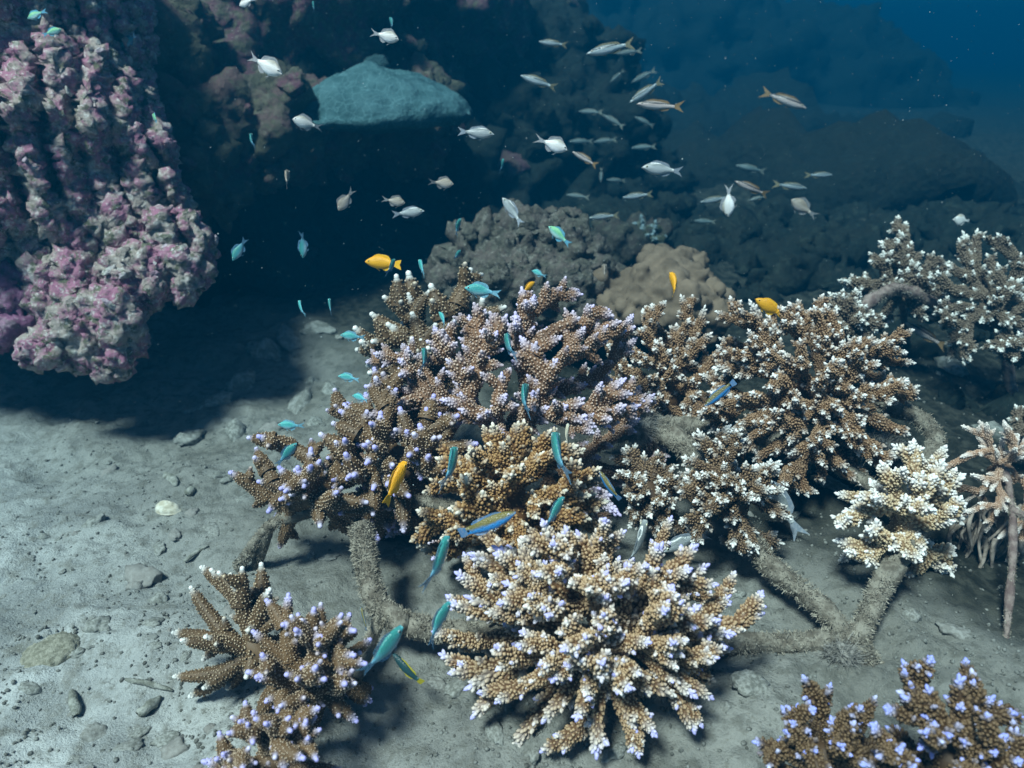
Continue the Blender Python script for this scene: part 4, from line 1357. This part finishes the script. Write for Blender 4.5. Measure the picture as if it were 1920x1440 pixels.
def fish_meshes(sp, bend):
    S = SPECIES[sp]
    root = S['root']
    us = np.concatenate([[0], np.array([.03, .08, .15, .22, .3, .4, .5, .6, .7, .8, .9, 1.0])])
    sides = 14
    V, F = [], []

    def top(u):
        return float(interp(u, S['top']))

    def bot(u):
        return float(interp(u, S['bot']))

    for u in us:
        x = 0.5 + (root - 0.5) * u
        zt, zb = top(u), bot(u)
        w = S['w'] * math.sin(math.pi * min(1, (0.06 + 0.94 * u) ** 0.62)) ** 0.8 * 1.0 + 0.012
        if u > 0.8:
            w = max(w, 0.014)
        for s in range(sides):
            th = 2 * math.pi * s / sides
            y = w * math.cos(th)
            sn = math.sin(th)
            z = (zt if sn > 0 else zb) * sn
            V.append((x, y + bend_y(x, bend), z))
    k = len(us)
    for i in range(k - 1):
        for s in range(sides):
            q = (s + 1) % sides
            F.append((i * sides + s, i * sides + q, (i + 1) * sides + q, (i + 1) * sides + s))
    F.append(tuple(range(sides)))
    F.append(tuple((k - 1) * sides + s for s in range(sides - 1, -1, -1)))
    body = mesh_from(sp + '_body', np.array(V), F)

    def X(u):
        return 0.5 + (root - 0.5) * u
    dh = S['dh']
    us2 = np.linspace(0.24, 0.86, 8)
    prof = [0.25, .8, .95, .9, .95, 1.15, 1.2, .35]
    low = [(X(u), top(u) - 0.02) for u in us2]
    hi = [(X(u) - 0.02 * p, top(u) + dh * p) for u, p in zip(us2, prof)]
    dorsal = fin_mesh(low + hi[::-1], bend)
    us3 = np.linspace(0.58, 0.88, 5)
    prof = [.3, 1.1, 1.1, 1.0, .3]
    low = [(X(u), -bot(u) + 0.02) for u in us3]
    hi = [(X(u) - 0.03 * p, -bot(u) - dh * p) for u, p in zip(us3, prof)]
    anal = fin_mesh(low + hi[::-1], bend)
    h = top(1.0)
    r = root + 0.02
    if S['tail'] == 'fork':
        o = [(r, h), (-.40, .08), (-.5, .125), (-.45, .06), (-.40, .0), (-.45, -.06), (-.5, -.125), (-.40, -.08), (r, -h)]
    elif S['tail'] == 'lyre':
        o = [(r, h), (-.36, .075), (-.5, .14), (-.40, .05), (-.345, .0), (-.40, -.05), (-.5, -.14), (-.36, -.075), (r, -h)]
    elif S['tail'] == 'soft':
        o = [(r, h), (-.40, .11), (-.49, .13), (-.47, .05), (-.44, .0), (-.47, -.05), (-.49, -.13), (-.40, -.11), (r, -h)]
    else:
        o = [(r, h), (-.44, .085), (-.5, .085), (-.495, 0), (-.5, -.085), (-.44, -.085), (r, -h)]
    tail = fin_mesh(o, bend)
    pec = fin_mesh([(0.26, -0.02), (0.17, 0.035), (0.10, 0.01), (0.11, -0.045), (0.20, -0.06)], 0, 0.0, 0.005)
    pel = fin_mesh([(X(.30), -bot(.30) + .02), (X(.40), -bot(.4) + .02), (X(.52), -bot(.4) - dh * .9), (X(.44), -bot(.4) - dh * .6)], 0, 0, 0.006)
    return dict(body=body, dorsal=dorsal, anal=anal, tail=tail, pectoral=pec, pelvic=pel, top=top, w=S['w'], X=X)


KINDS = {}


def fish_kinds():
    blk = mat_simple('eye_black', (0.004, 0.004, 0.006), (0.01, 0.01, 0.012), 10, 0.15, 0, spec=0.6)
    ring = {}

    def eye_mesh(col):
        key = tuple(col)
        if key in ring:
            return ring[key]
        t = NT('eye_ring')
        p = t.obj_pos()
        s = t.new('SeparateXYZ')
        t.link(p, s.inputs[0])
        d = t.math('SQRT', t.math('ADD', t.math('MULTIPLY', s.outputs[0], s.outputs[0]), t.math('MULTIPLY', s.outputs[2], s.outputs[2])))
        t.color(t.mix(t.step(d, 0.55, 0.68), (0.004, 0.004, 0.006), col))
        t.gloss(0.15, 0.6)
        V, F = ICO[2]
        me = mesh_from('eye', V * np.array((1, 0.55, 1)), F)
        me.materials.append(t.m)
        ring[key] = me
        return me

    defs = {
        'chromis': ('chromis', mat_fish('chromis_skin', (0.07, 0.42, 0.40), (0.14, 0.52, 0.55), (0.42, 0.68, 0.74), za=-0.05, zb=0.03, tailc=(0.20, 0.46, 0.66)), mat_fin('chromis_fin', (0.16, 0.42, 0.56), (0.30, 0.58, 0.72), 0.6), (0.5, 0.6, 0.6)),
        'green': ('chromis', mat_fish('green_chromis_skin', (0.20, 0.52, 0.26), (0.24, 0.56, 0.48), (0.52, 0.74, 0.72), za=-0.03, zb=0.03), mat_fin('green_fin', (0.14, 0.44, 0.60), (0.18, 0.5, 0.7), 0.65), (0.5, 0.6, 0.5)),
        'teal': ('chromis', mat_fish('teal_skin', (0.045, 0.27, 0.25), (0.07, 0.32, 0.36), (0.24, 0.40, 0.50), za=-0.05, zb=0.05, tailc=(0.16, 0.34, 0.52)), mat_fin('teal_fin', (0.08, 0.22, 0.36), (0.18, 0.34, 0.5), 0.55), (0.3, 0.4, 0.4)),
        'white': ('damsel', mat_fish('white_damsel_skin', (0.42, 0.40, 0.34), (0.74, 0.72, 0.70), (0.86, 0.86, 0.88), za=-0.05, zb=0.12, rough=0.3, scale_d=0.15), mat_fin('white_fin', (0.30, 0.32, 0.36), (0.44, 0.44, 0.46), 0.5), (0.8, 0.8, 0.75)),
        'tan': ('damsel', mat_fish('tan_damsel_skin', (0.28, 0.23, 0.18), (0.42, 0.36, 0.31), (0.52, 0.48, 0.48), za=-0.08, zb=0.06, rough=0.35), mat_fin('tan_fin', (0.20, 0.2, 0.2), (0.3, 0.3, 0.32), 0.6), (0.7, 0.7, 0.65)),
        'grey': ('bream', mat_fish('grey_bream_skin', (0.24, 0.26, 0.26), (0.40, 0.43, 0.44), (0.60, 0.62, 0.64), za=-0.05, zb=0.07, rough=0.3, stripe=((0.85, 0.86, 0.84), 0.135, 0.010, -0.03)), mat_fin('grey_fin', (0.28, 0.34, 0.42), (0.4, 0.44, 0.5), 0.5), (0.7, 0.68, 0.5)),
        'silver': ('slender', mat_fish('silver_skin', (0.16, 0.18, 0.18), (0.28, 0.35, 0.38), (0.48, 0.53, 0.57), za=-0.01, zb=0.055, rough=0.22, stripe=((0.05, 0.05, 0.05), 0.045, 0.014, -0.01)), mat_fin('silver_fin', (0.24, 0.22, 0.14), (0.3, 0.27, 0.18), 0.6), (0.7, 0.7, 0.6)),
        'striped': ('slender', mat_fish('striped_skin', (0.20, 0.17, 0.15), (0.46, 0.38, 0.36), (0.62, 0.58, 0.58), za=-0.02, zb=0.06, rough=0.3, stripe=((0.03, 0.025, 0.025), 0.04, 0.020, 0.02)), mat_fin('amber_fin', (0.22, 0.14, 0.06), (0.28, 0.18, 0.09), 0.7), (0.6, 0.55, 0.4)),
        'dim': ('slender', mat_fish('dim_fish_skin', (0.06, 0.09, 0.09), (0.13, 0.18, 0.19), (0.20, 0.26, 0.27), za=-0.02, zb=0.04), mat_fin('dim_fin', (0.2, 0.22, 0.2), (0.28, 0.3, 0.26), 0.7), (0.4, 0.4, 0.35)),
        'yellow': ('yellow', mat_fish('yellow_skin', (0.78, 0.36, 0.01), (0.88, 0.42, 0.01), (0.90, 0.48, 0.03), za=-0.1, zb=0.08, rough=0.45, scale_d=0.18), mat_fin('yellow_fin', (0.84, 0.42, 0.01), (0.88, 0.5, 0.05), 0.95), (0.75, 0.45, 0.05)),
        'wrasse': ('wrasse', mat_fish('wrasse_skin', (0.16, 0.135, 0.035), (0.18, 0.15, 0.04), (0.03, 0.26, 0.66), za=0.012, zb=0.06, rough=0.35, spot=((0.004, 0.004, 0.01), -0.33, 0.0, 0.028)), mat_fin('wrasse_fin', (0.10, 0.26, 0.52), (0.2, 0.3, 0.45), 0.6), (0.75, 0.75, 0.8)),
        'cleaner': ('wrasse', mat_fish('cleaner_skin', (0.62, 0.56, 0.40), (0.66, 0.64, 0.56), (0.74, 0.74, 0.74), stripe=((0.006, 0.006, 0.008), 0.02, 0.03, -0.02), rough=0.4), mat_fin('cleaner_fin', (0.5, 0.5, 0.5), (0.6, 0.6, 0.6), 0.7), (0.7, 0.7, 0.6)),
        'dark': ('wrasse', mat_fish('dark_wrasse_skin', (0.015, 0.05, 0.05), (0.02, 0.07, 0.08), (0.03, 0.09, 0.10)), mat_fin('dark_wrasse_fin', (0.40, 0.34, 0.02), (0.5, 0.42, 0.03), 0.95), (0.3, 0.3, 0.3)),
        'butterfly': ('butterfly', mat_fish('butterfly_skin', (0.44, 0.36, 0.26), (0.74, 0.73, 0.70), (0.80, 0.80, 0.80), za=-0.2, zb=0.22, spot=None), mat_fin('butterfly_fin', (0.6, 0.6, 0.58), (0.7, 0.7, 0.68), 0.9), (0.05, 0.05, 0.05)),
    }
    for name, (sp, skin, fin, eye) in defs.items():
        var = []
        for bend in (0.0, 0.45, -0.45):
            M = fish_meshes(sp, bend)
            M['body'].materials.append(skin)
            for k in ('dorsal', 'anal', 'tail', 'pectoral', 'pelvic'):
                M[k].materials.append(fin)
            M['eye'] = eye_mesh(eye)
            var.append(M)
        KINDS[name] = (sp, var)


FISH_NAME = {'chromis': 'chromis_fish', 'green': 'chromis_fish', 'teal': 'chromis_fish', 'white': 'damselfish', 'tan': 'damselfish', 'grey': 'bream_fish', 'silver': 'slender_fish',
             'striped': 'slender_fish', 'dim': 'slender_fish', 'yellow': 'yellow_damselfish', 'wrasse': 'wrasse', 'cleaner': 'cleaner_wrasse', 'dark': 'wrasse', 'butterfly': 'butterflyfish'}
FISH_GROUP = {'chromis': 'blue green chromis over the corals', 'green': 'blue green chromis over the corals', 'teal': 'blue green chromis over the corals', 'white': 'pale damselfish in open water',
              'tan': 'pale damselfish in open water', 'grey': 'grey bream around the reef', 'silver': 'slender silver fish in the background', 'striped': 'slender silver fish in the background',
              'dim': 'dim slender fish in the background', 'yellow': 'yellow damselfish', 'wrasse': 'wrasses among the corals', 'dark': 'wrasses among the corals'}


def fish(kind, px, py, lpx, theta, phi, d, label, bend=None, roll=0.0):
    sp, var = KINDS[kind]
    M = var[(int(px) + int(py)) % 3 if bend is None else bend]
    th, ph = math.radians(theta), math.radians(phi)
    img = RIGHT * math.cos(th) + UPV * math.sin(th)
    hd = (img * math.cos(ph) + FWD * math.sin(ph)).normalized()
    up = (Vector((0, 0, 1)) + UPV * (2.0 if sp == 'wrasse' else 0.5)).normalized()
    if abs(hd.dot(up)) > 0.93:
        up = (UPV * 0.2 - RIGHT * math.cos(th + 1.57) + FWD * 0.3)
    z = (up - hd * up.dot(hd)).normalized()
    y = z.cross(hd)
    R3 = Matrix((hd, y, z)).transposed()
    R3 = R3 @ Matrix.Rotation(math.radians(roll), 3, 'X')
    L = lpx * d / FPX / max(0.35, math.cos(ph))
    p = at(px, py, d)
    e = empty(FISH_NAME[kind], p)
    e.matrix_world = trs(p, R3, (L, L, L))
    tag(e, label, 'fish', FISH_GROUP.get(kind))
    obj('body', M['body'], parent=e)
    obj('dorsal_fin', M['dorsal'], parent=e)
    obj('anal_fin', M['anal'], parent=e)
    obj('tail_fin', M['tail'], parent=e)
    obj('pelvic_fin', M['pelvic'], parent=e)
    u = 0.13
    x = M['X'](u)
    w = M['w'] * math.sin(math.pi * (0.06 + 0.94 * u) ** 0.62) ** 0.8 + 0.012
    zc = M['top'](u) * 0.38
    er = {'butterfly': 0.035, 'slender': 0.024, 'wrasse': 0.022}.get(sp, 0.032)
    for s in (-1, 1):
        ey = obj('eye', M['eye'], parent=e)
        ey.location = (x, s * (w * 0.90 - 0.004), zc)
        ey.scale = (er, er, er)
        pf = obj('pectoral_fin', M['pectoral'], parent=e)
        pf.location = (0, s * M['w'] * 0.80, -0.01)
        pf.rotation_euler = (0, 0, s * -0.35)
    return e


FISH = [
    # kind, x, y, length px, heading in picture, away angle, depth, label
    ('green', 68, 27, 38, 200, 10, 1.70, 'yellow green chromis at the top left corner, in front of the reef wall'),
    ('green', 97, 60, 34, 25, 15, 1.75, 'pale green chromis just below the topmost chromis at the left corner'),
    ('grey', 258, 40, 36, 5, 10, 2.6, 'dim grey fish between the reef wall and the dark reef, near the top'),
    ('teal', 243, 76, 42, 200, 20, 2.3, 'dim green chromis right beside the reef wall near the top'),
    ('white', 464, 4, 34, 200, 10, 1.6, 'white damselfish cut by the top edge'),
    ('teal', 588, 12, 24, 100, 20, 2.6, 'tiny dim fish at the top edge above the shelf coral'),
    ('white', 495, 121, 74, -28, 5, 1.45, 'bright white damselfish with raised fin, left above the shelf coral'),
    ('green', 291, 222, 30, 130, 40, 1.75, 'yellow green chromis against the middle of the reef wall'),
    ('teal', 471, 263, 34, 105, 35, 2.2, 'dark teal fish with blue forked tail below the olive ledge'),
    ('white', 577, 232, 54, 168, -15, 2.0, 'pale damselfish facing left under the left end of the shelf coral'),
    ('tan', 538, 335, 38, 102, 40, 1.9, 'slim tan fish heading upward in the dark left of centre'),
    ('teal', 449, 467, 50, 238, 5, 1.6, 'green fish with a curled blue tail beside the right edge of the reef wall'),
    ('teal', 569, 458, 48, 262, 25, 1.8, 'grey green fish nose down in the dark cave'),
    ('tan', 649, 374, 50, 232, 10, 1.7, 'tan damselfish tilted nose down left of the other tan ones'),
    ('white', 720, 67, 56, -14, 5, 1.6, 'white damselfish just above the crest of the shelf coral'),
    ('teal', 735, 43, 28, 110, 20, 2.4, 'faint teal fish just above the white one over the shelf coral'),
    ('grey', 892, 249, 68, -4, 5, 1.9, 'grey fish with a white back line, right of the shelf coral'),
    ('white', 1033, 270, 64, -18, 10, 1.8, 'white damselfish with dark tail filaments at the upper centre'),
    ('striped', 1098, 298, 56, 148, 10, 2.5, 'dark striped fish with amber tail right of the upper central white damselfish'),
    ('tan', 826, 343, 48, -4, 8, 1.8, 'tan rounded damselfish facing right in the dark, highest of three'),
    ('tan', 737, 377, 44, -8, 10, 1.8, 'small tan damselfish facing right above a grey fish'),
    ('grey', 765, 399, 60, 8, 8, 1.9, 'grey fish with white back line just under a small tan damselfish'),
    ('grey', 961, 396, 62, 128, -5, 2.0, 'grey fish nose up with hanging tail above the rough boulder'),
    ('teal', 857, 426, 38, 72, 20, 1.9, 'slim pale teal fish heading up at the left end of the rough boulder'),
    ('teal', 942, 310, 28, 85, 20, 2.6, 'faint teal fish in the dark above the grey nose up fish'),
    ('silver', 1037, 81, 54, 172, 5, 2.6, 'small silver fish, leftmost of the upper slender school'),
    ('silver', 1145, 91, 92, 193, 0, 2.2, 'long bright silver fish with brown tail at the top of the school'),
    ('dim', 1180, 98, 48, 186, 5, 3.4, 'dim fish right behind the long bright silver one'),
    ('silver', 1010, 153, 72, 162, 0, 2.3, 'bright silver fish pointing up left at the upper centre'),
    ('silver', 1212, 171, 74, 214, 0, 2.4, 'bright silver fish slanting down left in the school'),
    ('striped', 1237, 198, 86, 176, 0, 2.2, 'grey pink striped fish facing left under the slanting silver one'),
    ('dim', 1108, 210, 46, 176, 5, 3.6, 'dim oval fish left of the slanting pair in the school'),
    ('dim', 1150, 227, 48, 146, 10, 3.6, 'dim thin fish slanting below the dim oval one'),
    ('dim', 1157, 143, 34, 220, 10, 4.0, 'faint fish in the middle of the upper school'),
    ('dim', 1207, 143, 50, 205, 10, 4.0, 'faint fish just above the slanting silver one'),
    ('dim', 1208, 228, 40, 150, 10, 4.0, 'faint fish below the grey pink striped one'),
    ('grey', 1242, 318, 78, 176, -5, 2.0, 'silver grey bream with a large eye facing left, right of centre'),
    ('dim', 1127, 328, 26, 270, 20, 3.2, 'small dim fish pointing down below the amber tailed striped fish'),
    ('dim', 1155, 338, 36, 175, 10, 3.8, 'faint fish left of the large eyed bream'),
    ('dim', 1084, 368, 44, 172, 5, 3.2, 'dim rounded fish above the right shoulder of the rough boulder'),
    ('silver', 1196, 367, 56, 186, 5, 3.0, 'pale teal slender fish below the large eyed bream'),
    ('silver', 1133, 406, 56, 184, 5, 2.9, 'pale teal slender fish just above the small dim boulder'),
    ('dim', 1090, 265, 46, 178, 8, 4.2, 'faint fish above the amber tailed striped fish'),
    ('dim', 1135, 264, 44, 184, 8, 4.2, 'faint fish right above the amber tailed striped fish'),
    ('dim', 1207, 276, 46, 182, 8, 4.2, 'faint fish above the large eyed bream'),
    ('striped', 1470, 187, 88, -22, 0, 2.9, 'large dim striped fish facing right alone in the blue'),
    ('dim', 1408, 316, 56, 165, 10, 3.8, 'faint fish above the striped fish with orange tail at right'),
    ('striped', 1410, 353, 68, 156, 5, 2.5, 'striped fish with orange tail in the lower right school'),
    ('silver', 1482, 349, 62, -6, 5, 2.9, 'pale teal slender fish facing right beside the orange tailed one'),
    ('silver', 1536, 328, 50, 2, 5, 3.2, 'small pale teal fish, farthest right of the lower school'),
    ('white', 1366, 376, 56, 276, 20, 2.3, 'white fish seen nose down in the lower right school'),
    ('silver', 1342, 374, 56, 188, 10, 3.2, 'pale fish crossing behind the white nose down one'),
    ('dim', 1420, 372, 30, 190, 30, 2.8, 'small fish head just under the orange tailed striped one'),
    ('tan', 1508, 391, 58, 142, 10, 2.6, 'brownish rounded fish at the lower right of the school'),
    ('dim', 1322, 415, 40, 175, 8, 3.8, 'faint fish low above the tan lobed coral'),
    ('dim', 1614, 292, 30, 190, 20, 5.0, 'tiny faint fish far out right in the blue'),
    ('butterfly', 1803, 413, 32, 175, 5, 2.6, 'small banded butterflyfish above the corals at the right'),
    ('yellow', 720, 493, 70, 176, 0, 1.75, 'yellow damselfish facing left in front of the dark cave'),
    ('teal', 734, 500, 34, 80, 40, 1.6, 'small grey teal fish crossing the tail of the yellow damselfish'),
    ('chromis', 791, 502, 38, 110, 40, 1.75, 'small pale chromis right of the leftmost yellow damselfish'),
    ('green', 1049, 442, 54, 138, 5, 2.0, 'green chromis with dark forked tail in front of the rough boulder'),
    ('teal', 857, 478, 24, 60, 30, 2.3, 'tiny dim teal fish on the left face of the rough boulder'),
    ('chromis', 1010, 513, 28, 150, 25, 1.9, 'small pale green chromis on the middle of the rough boulder'),
    ('yellow', 990, 540, 34, 48, 30, 1.85, 'small yellow damselfish half hidden behind the staghorn tips'),
    ('yellow', 1265, 533, 50, 95, 38, 2.0, 'yellow damselfish seen from behind before the tan lobed coral'),
    ('tan', 1134, 510, 32, 85, 40, 2.1, 'tiny tan fish between the boulder and the tan lobed coral'),
    ('chromis', 905, 545, 68, 172, -5, 1.7, 'large pale chromis facing left at the top of the staghorn'),
    ('chromis', 831, 598, 32, 120, 30, 1.72, 'small chromis among the thick white tipped fingers'),
    ('chromis', 991, 585, 32, 85, 40, 1.68, 'small chromis seen from behind between the upper staghorn tips'),
    ('chromis', 661, 631, 46, 172, 5, 1.62, 'chromis facing left, upper one off the left side of the cluster'),
    ('teal', 953, 648, 48, 97, 55, 1.5, 'slim teal chromis seen from above on the upper staghorn'),
    ('teal', 797, 674, 46, 105, 52, 1.6, 'slim blue chromis seen from above left of the staghorn'),
    ('chromis', 655, 708, 42, 172, 0, 1.55, 'bright chromis facing left, middle one off the left side of the cluster'),
    ('chromis', 677, 746, 36, 165, 20, 1.55, 'blue chromis with blurred tail, lowest of three at the left side'),
    ('teal', 982, 748, 56, 80, 55, 1.45, 'slim teal chromis seen from above at the heart of the staghorn'),
    ('chromis', 545, 798, 48, 175, 5, 1.5, 'pale blue chromis over open sand left of the cluster'),
    ('teal', 537, 852, 54, 50, 12, 1.42, 'dark teal chromis above the far left coral fingers'),
    ('yellow', 741, 906, 84, 68, 22, 1.32, 'orange yellow damselfish swimming up in front of the left corals'),
    ('teal', 847, 876, 68, 86, 52, 1.30, 'slim teal chromis seen from above, left of the chunky tan coral'),
    ('teal', 1045, 853, 78, 92, 52, 1.30, 'slim teal chromis seen from above, over the chunky tan coral'),
    ('cleaner', 1062, 815, 44, 78, 30, 1.5, 'pale cleaner wrasse with black stripe behind a teal chromis'),
    ('wrasse', 1140, 911, 58, 118, 25, 1.45, 'olive wrasse with blue belly line beside the small dark coral'),
    ('wrasse', 913, 984, 118, 24, -4, 1.18, 'large olive wrasse with bright blue belly above the front coral'),
    ('teal', 1038, 963, 68, 56, 30, 1.20, 'bright teal chromis right of the large wrasse'),
    ('wrasse', 1350, 738, 72, 220, 5, 1.55, 'olive wrasse with blue belly in front of the large white tipped coral'),
    ('yellow', 1444, 577, 64, 150, 0, 1.75, 'yellow damselfish above the large white tipped coral'),
    ('teal', 823, 1056, 92, 74, 35, 1.08, 'teal chromis with fading tail left of the front coral'),
    ('teal', 820, 1168, 80, 58, 25, 1.12, 'grey teal chromis over the bent rod left of the front coral'),
    ('teal', 720, 1222, 104, 54, 20, 1.08, 'large grey teal chromis below the bent rod'),
    ('dark', 762, 1256, 76, 132, 10, 1.25, 'black wrasse with yellow tail under the grey teal chromis'),
    ('wrasse', 682, 1160, 40, 110, 25, 1.35, 'tiny dark blue wrasse left of the bent rod'),
    ('grey', 1462, 945, 136, 128, 5, 1.75, 'big dim grey fish under the large white tipped coral'),
    ('grey', 1285, 1014, 92, 205, 0, 1.62, 'grey fish with white streak hidden behind the front coral'),
    ('grey', 1198, 1020, 90, 70, 20, 1.6, 'grey fish nose up behind the top of the front coral'),
    ('striped', 1735, 627, 84, 148, 5, 2.5, 'dim striped fish in the shade under the far frame'),
    ('grey', 1850, 732, 100, 175, 5, 3.0, 'large faint fish in the dark below the far frame'),
    ('teal', 619, 575, 34, 105, 30, 1.75, 'teal chromis with blue forked tail in the cave, right one of a pair'),
    ('chromis', 564, 578, 34, 110, 30, 1.75, 'pale chromis nose up in the cave, left one of a pair'),
]


def build_fish():
    fish_kinds()
    for f in FISH:
        fish(*f)


# ------------------------------------------------------------------ small things
def build_small():
    # shell on the sand
    p = on_ground(312, 955)
    p.z = gh(p.x, p.y)
    th = np.linspace(0, 2 * np.pi, 28, endpoint=False)
    V, F = [], []
    for k in range(9):
        s = k / 8
        z = 0.018 * (1 - s ** 2) + 0.002 * np.sin(s * 30)
        for a in th:
            V.append((0.032 * s * math.cos(a) * (1.2 if math.cos(a) > 0 else 0.9), 0.02 * s * math.sin(a), z + 0.004))
    for k in range(8):
        for i in range(28):
            j = (i + 1) % 28
            F.append((k * 28 + i, (k + 1) * 28 + i, (k + 1) * 28 + j, k * 28 + j))
    n = len(V)
    V += [(0.034 * math.cos(a) * (1.2 if math.cos(a) > 0 else 0.9), 0.021 * math.sin(a), -0.004) for a in th]
    for i in range(28):
        j = (i + 1) % 28
        F.append((8 * 28 + i, n + i, n + j, 8 * 28 + j))
    F.append(tuple(n + i for i in range(28)))
    o = obj('clam_shell', mesh_from('shell', np.array(V), F), mat_simple('shell', (0.45, 0.40, 0.30), (0.72, 0.68, 0.58), 60.0, 0.6, 0.3, 0.004))
    o.location = p + Vector((0, 0, 0.004))
    o.rotation_euler = (0.15, 0, -0.25)
    tag(o, 'pale oval clam shell lying on the sand, left of the cluster', 'shell')
    # round sandy sponge disc at far left
    p = on_ground(98, 1230)
    p.z = gh(p.x, p.y)
    V, F = ICO[4]
    P = V * np.array((0.050, 0.052, 0.016))
    P = P * (1 + 0.05 * fbm(V * 3, 3, 5))[:, None] + V * (0.0035 * fbm(V * 14, 3, 9))[:, None]
    o = obj('round_sponge', mesh_from('round_sponge', P, F), mat_simple('round_sponge', (0.20, 0.19, 0.14), (0.36, 0.34, 0.27), 120.0, 0.95, 0.8, 0.004))
    o.location = p
    tag(o, 'round brownish disc half sunk in the sand at the left edge', 'sponge')
    # coral rubble fingers
    rb = mat_simple('dead_coral', (0.16, 0.16, 0.13), (0.38, 0.38, 0.34), 60.0, 0.95, 0.7, 0.006)
    for px, py, px2, py2, r, lab in [(258, 1345, 304, 1312, 11, 'dark stick of dead coral on the sand at lower left'), (345, 1055, 392, 1030, 4, 'thin twig lying on the sand above the lower left coral'),
                                     (240, 1292, 325, 1300, 5, 'thin half buried twig left of the lower left coral'), (142, 1340, 140, 1300, 8, 'short dark chip of rubble near the left corner'),
                                     (310, 890, 332, 915, 9, 'dark curved rubble piece on the sand above the shell'), (350, 930, 365, 920, 8, 'small dark rubble chip right of the shell'),
                                     (985, 1040, 1000, 1045, 8, 'rubble chip behind the front coral')][:6]:
        a, b = on_ground(px, py), on_ground(px2, py2)
        a.z, b.z = gh(a.x, a.y) + 0.004, gh(b.x, b.y) + 0.004
        d = (a - CAM).dot(FWD)
        V, F, A = [], [], []
        path = np.array([(a.lerp(b, u) - a)[:] for u in np.linspace(0, 1, 9)])
        path[:, 2] += 0.004 * np.sin(np.linspace(0, 3, 9))
        rad = r * d / FPX * np.array([.5, .85, 1, .95, 1.05, 1, .9, .75, .4])
        tube_into(V, F, A, path, rad, 10, 0, 1)
        V = np.array(V)
        V += 0.004 * np.stack([fbm(V * 60, 2, 3), fbm(V * 60, 2, 4), fbm(V * 60, 2, 5)], 1) * (r / 11)
        o = obj('coral_rubble', mesh_from('rubble', V, F), rb)
        o.location = a
        tag(o, lab, 'rubble', 'rubble pieces on the sand')
    # drifting specks in the water
    V0 = np.array([(1, 0, 0), (-1, 0, 0), (0, 1, 0), (0, -1, 0), (0, 0, 1), (0, 0, -1)], float)
    F0 = [(0, 2, 4), (2, 1, 4), (1, 3, 4), (3, 0, 4), (2, 0, 5), (1, 2, 5), (3, 1, 5), (0, 3, 5)]
    V, F = [], []
    R = np.random.default_rng(21)
    n = 0
    for k in range(2600):
        d = R.uniform(1.0, 3.8)
        px, py = R.uniform(-100, 2020), R.uniform(-60, 1000 if d > 0.9 else 800)
        p = np.array(at(px, py, d)[:])
        if p[2] < 0.15:
            continue
        r = R.uniform(0.00025, 0.00055) * (1 + 0.35 * d) * (1 if R.random() < 0.96 else 1.6)
        V.append(V0 * r * R.uniform(0.6, 1.4, 3) + p)
        F += [tuple(i + n for i in f) for f in F0]
        n += 6
    o = obj('drifting_particles', mesh_from('drifting_particles', np.concatenate(V), F), mat_simple('speck', (0.30, 0.36, 0.38), (0.55, 0.62, 0.64), 5, 0.8, 0))
    tag(o, 'tiny pale specks drifting in the water', 'particles', kind='stuff')


build_seabed()
build_left_reef()
build_back_reef()
build_shelf_coral()
build_boulders()
build_haze()
build_frames()
build_corals()
build_fish()
build_small()
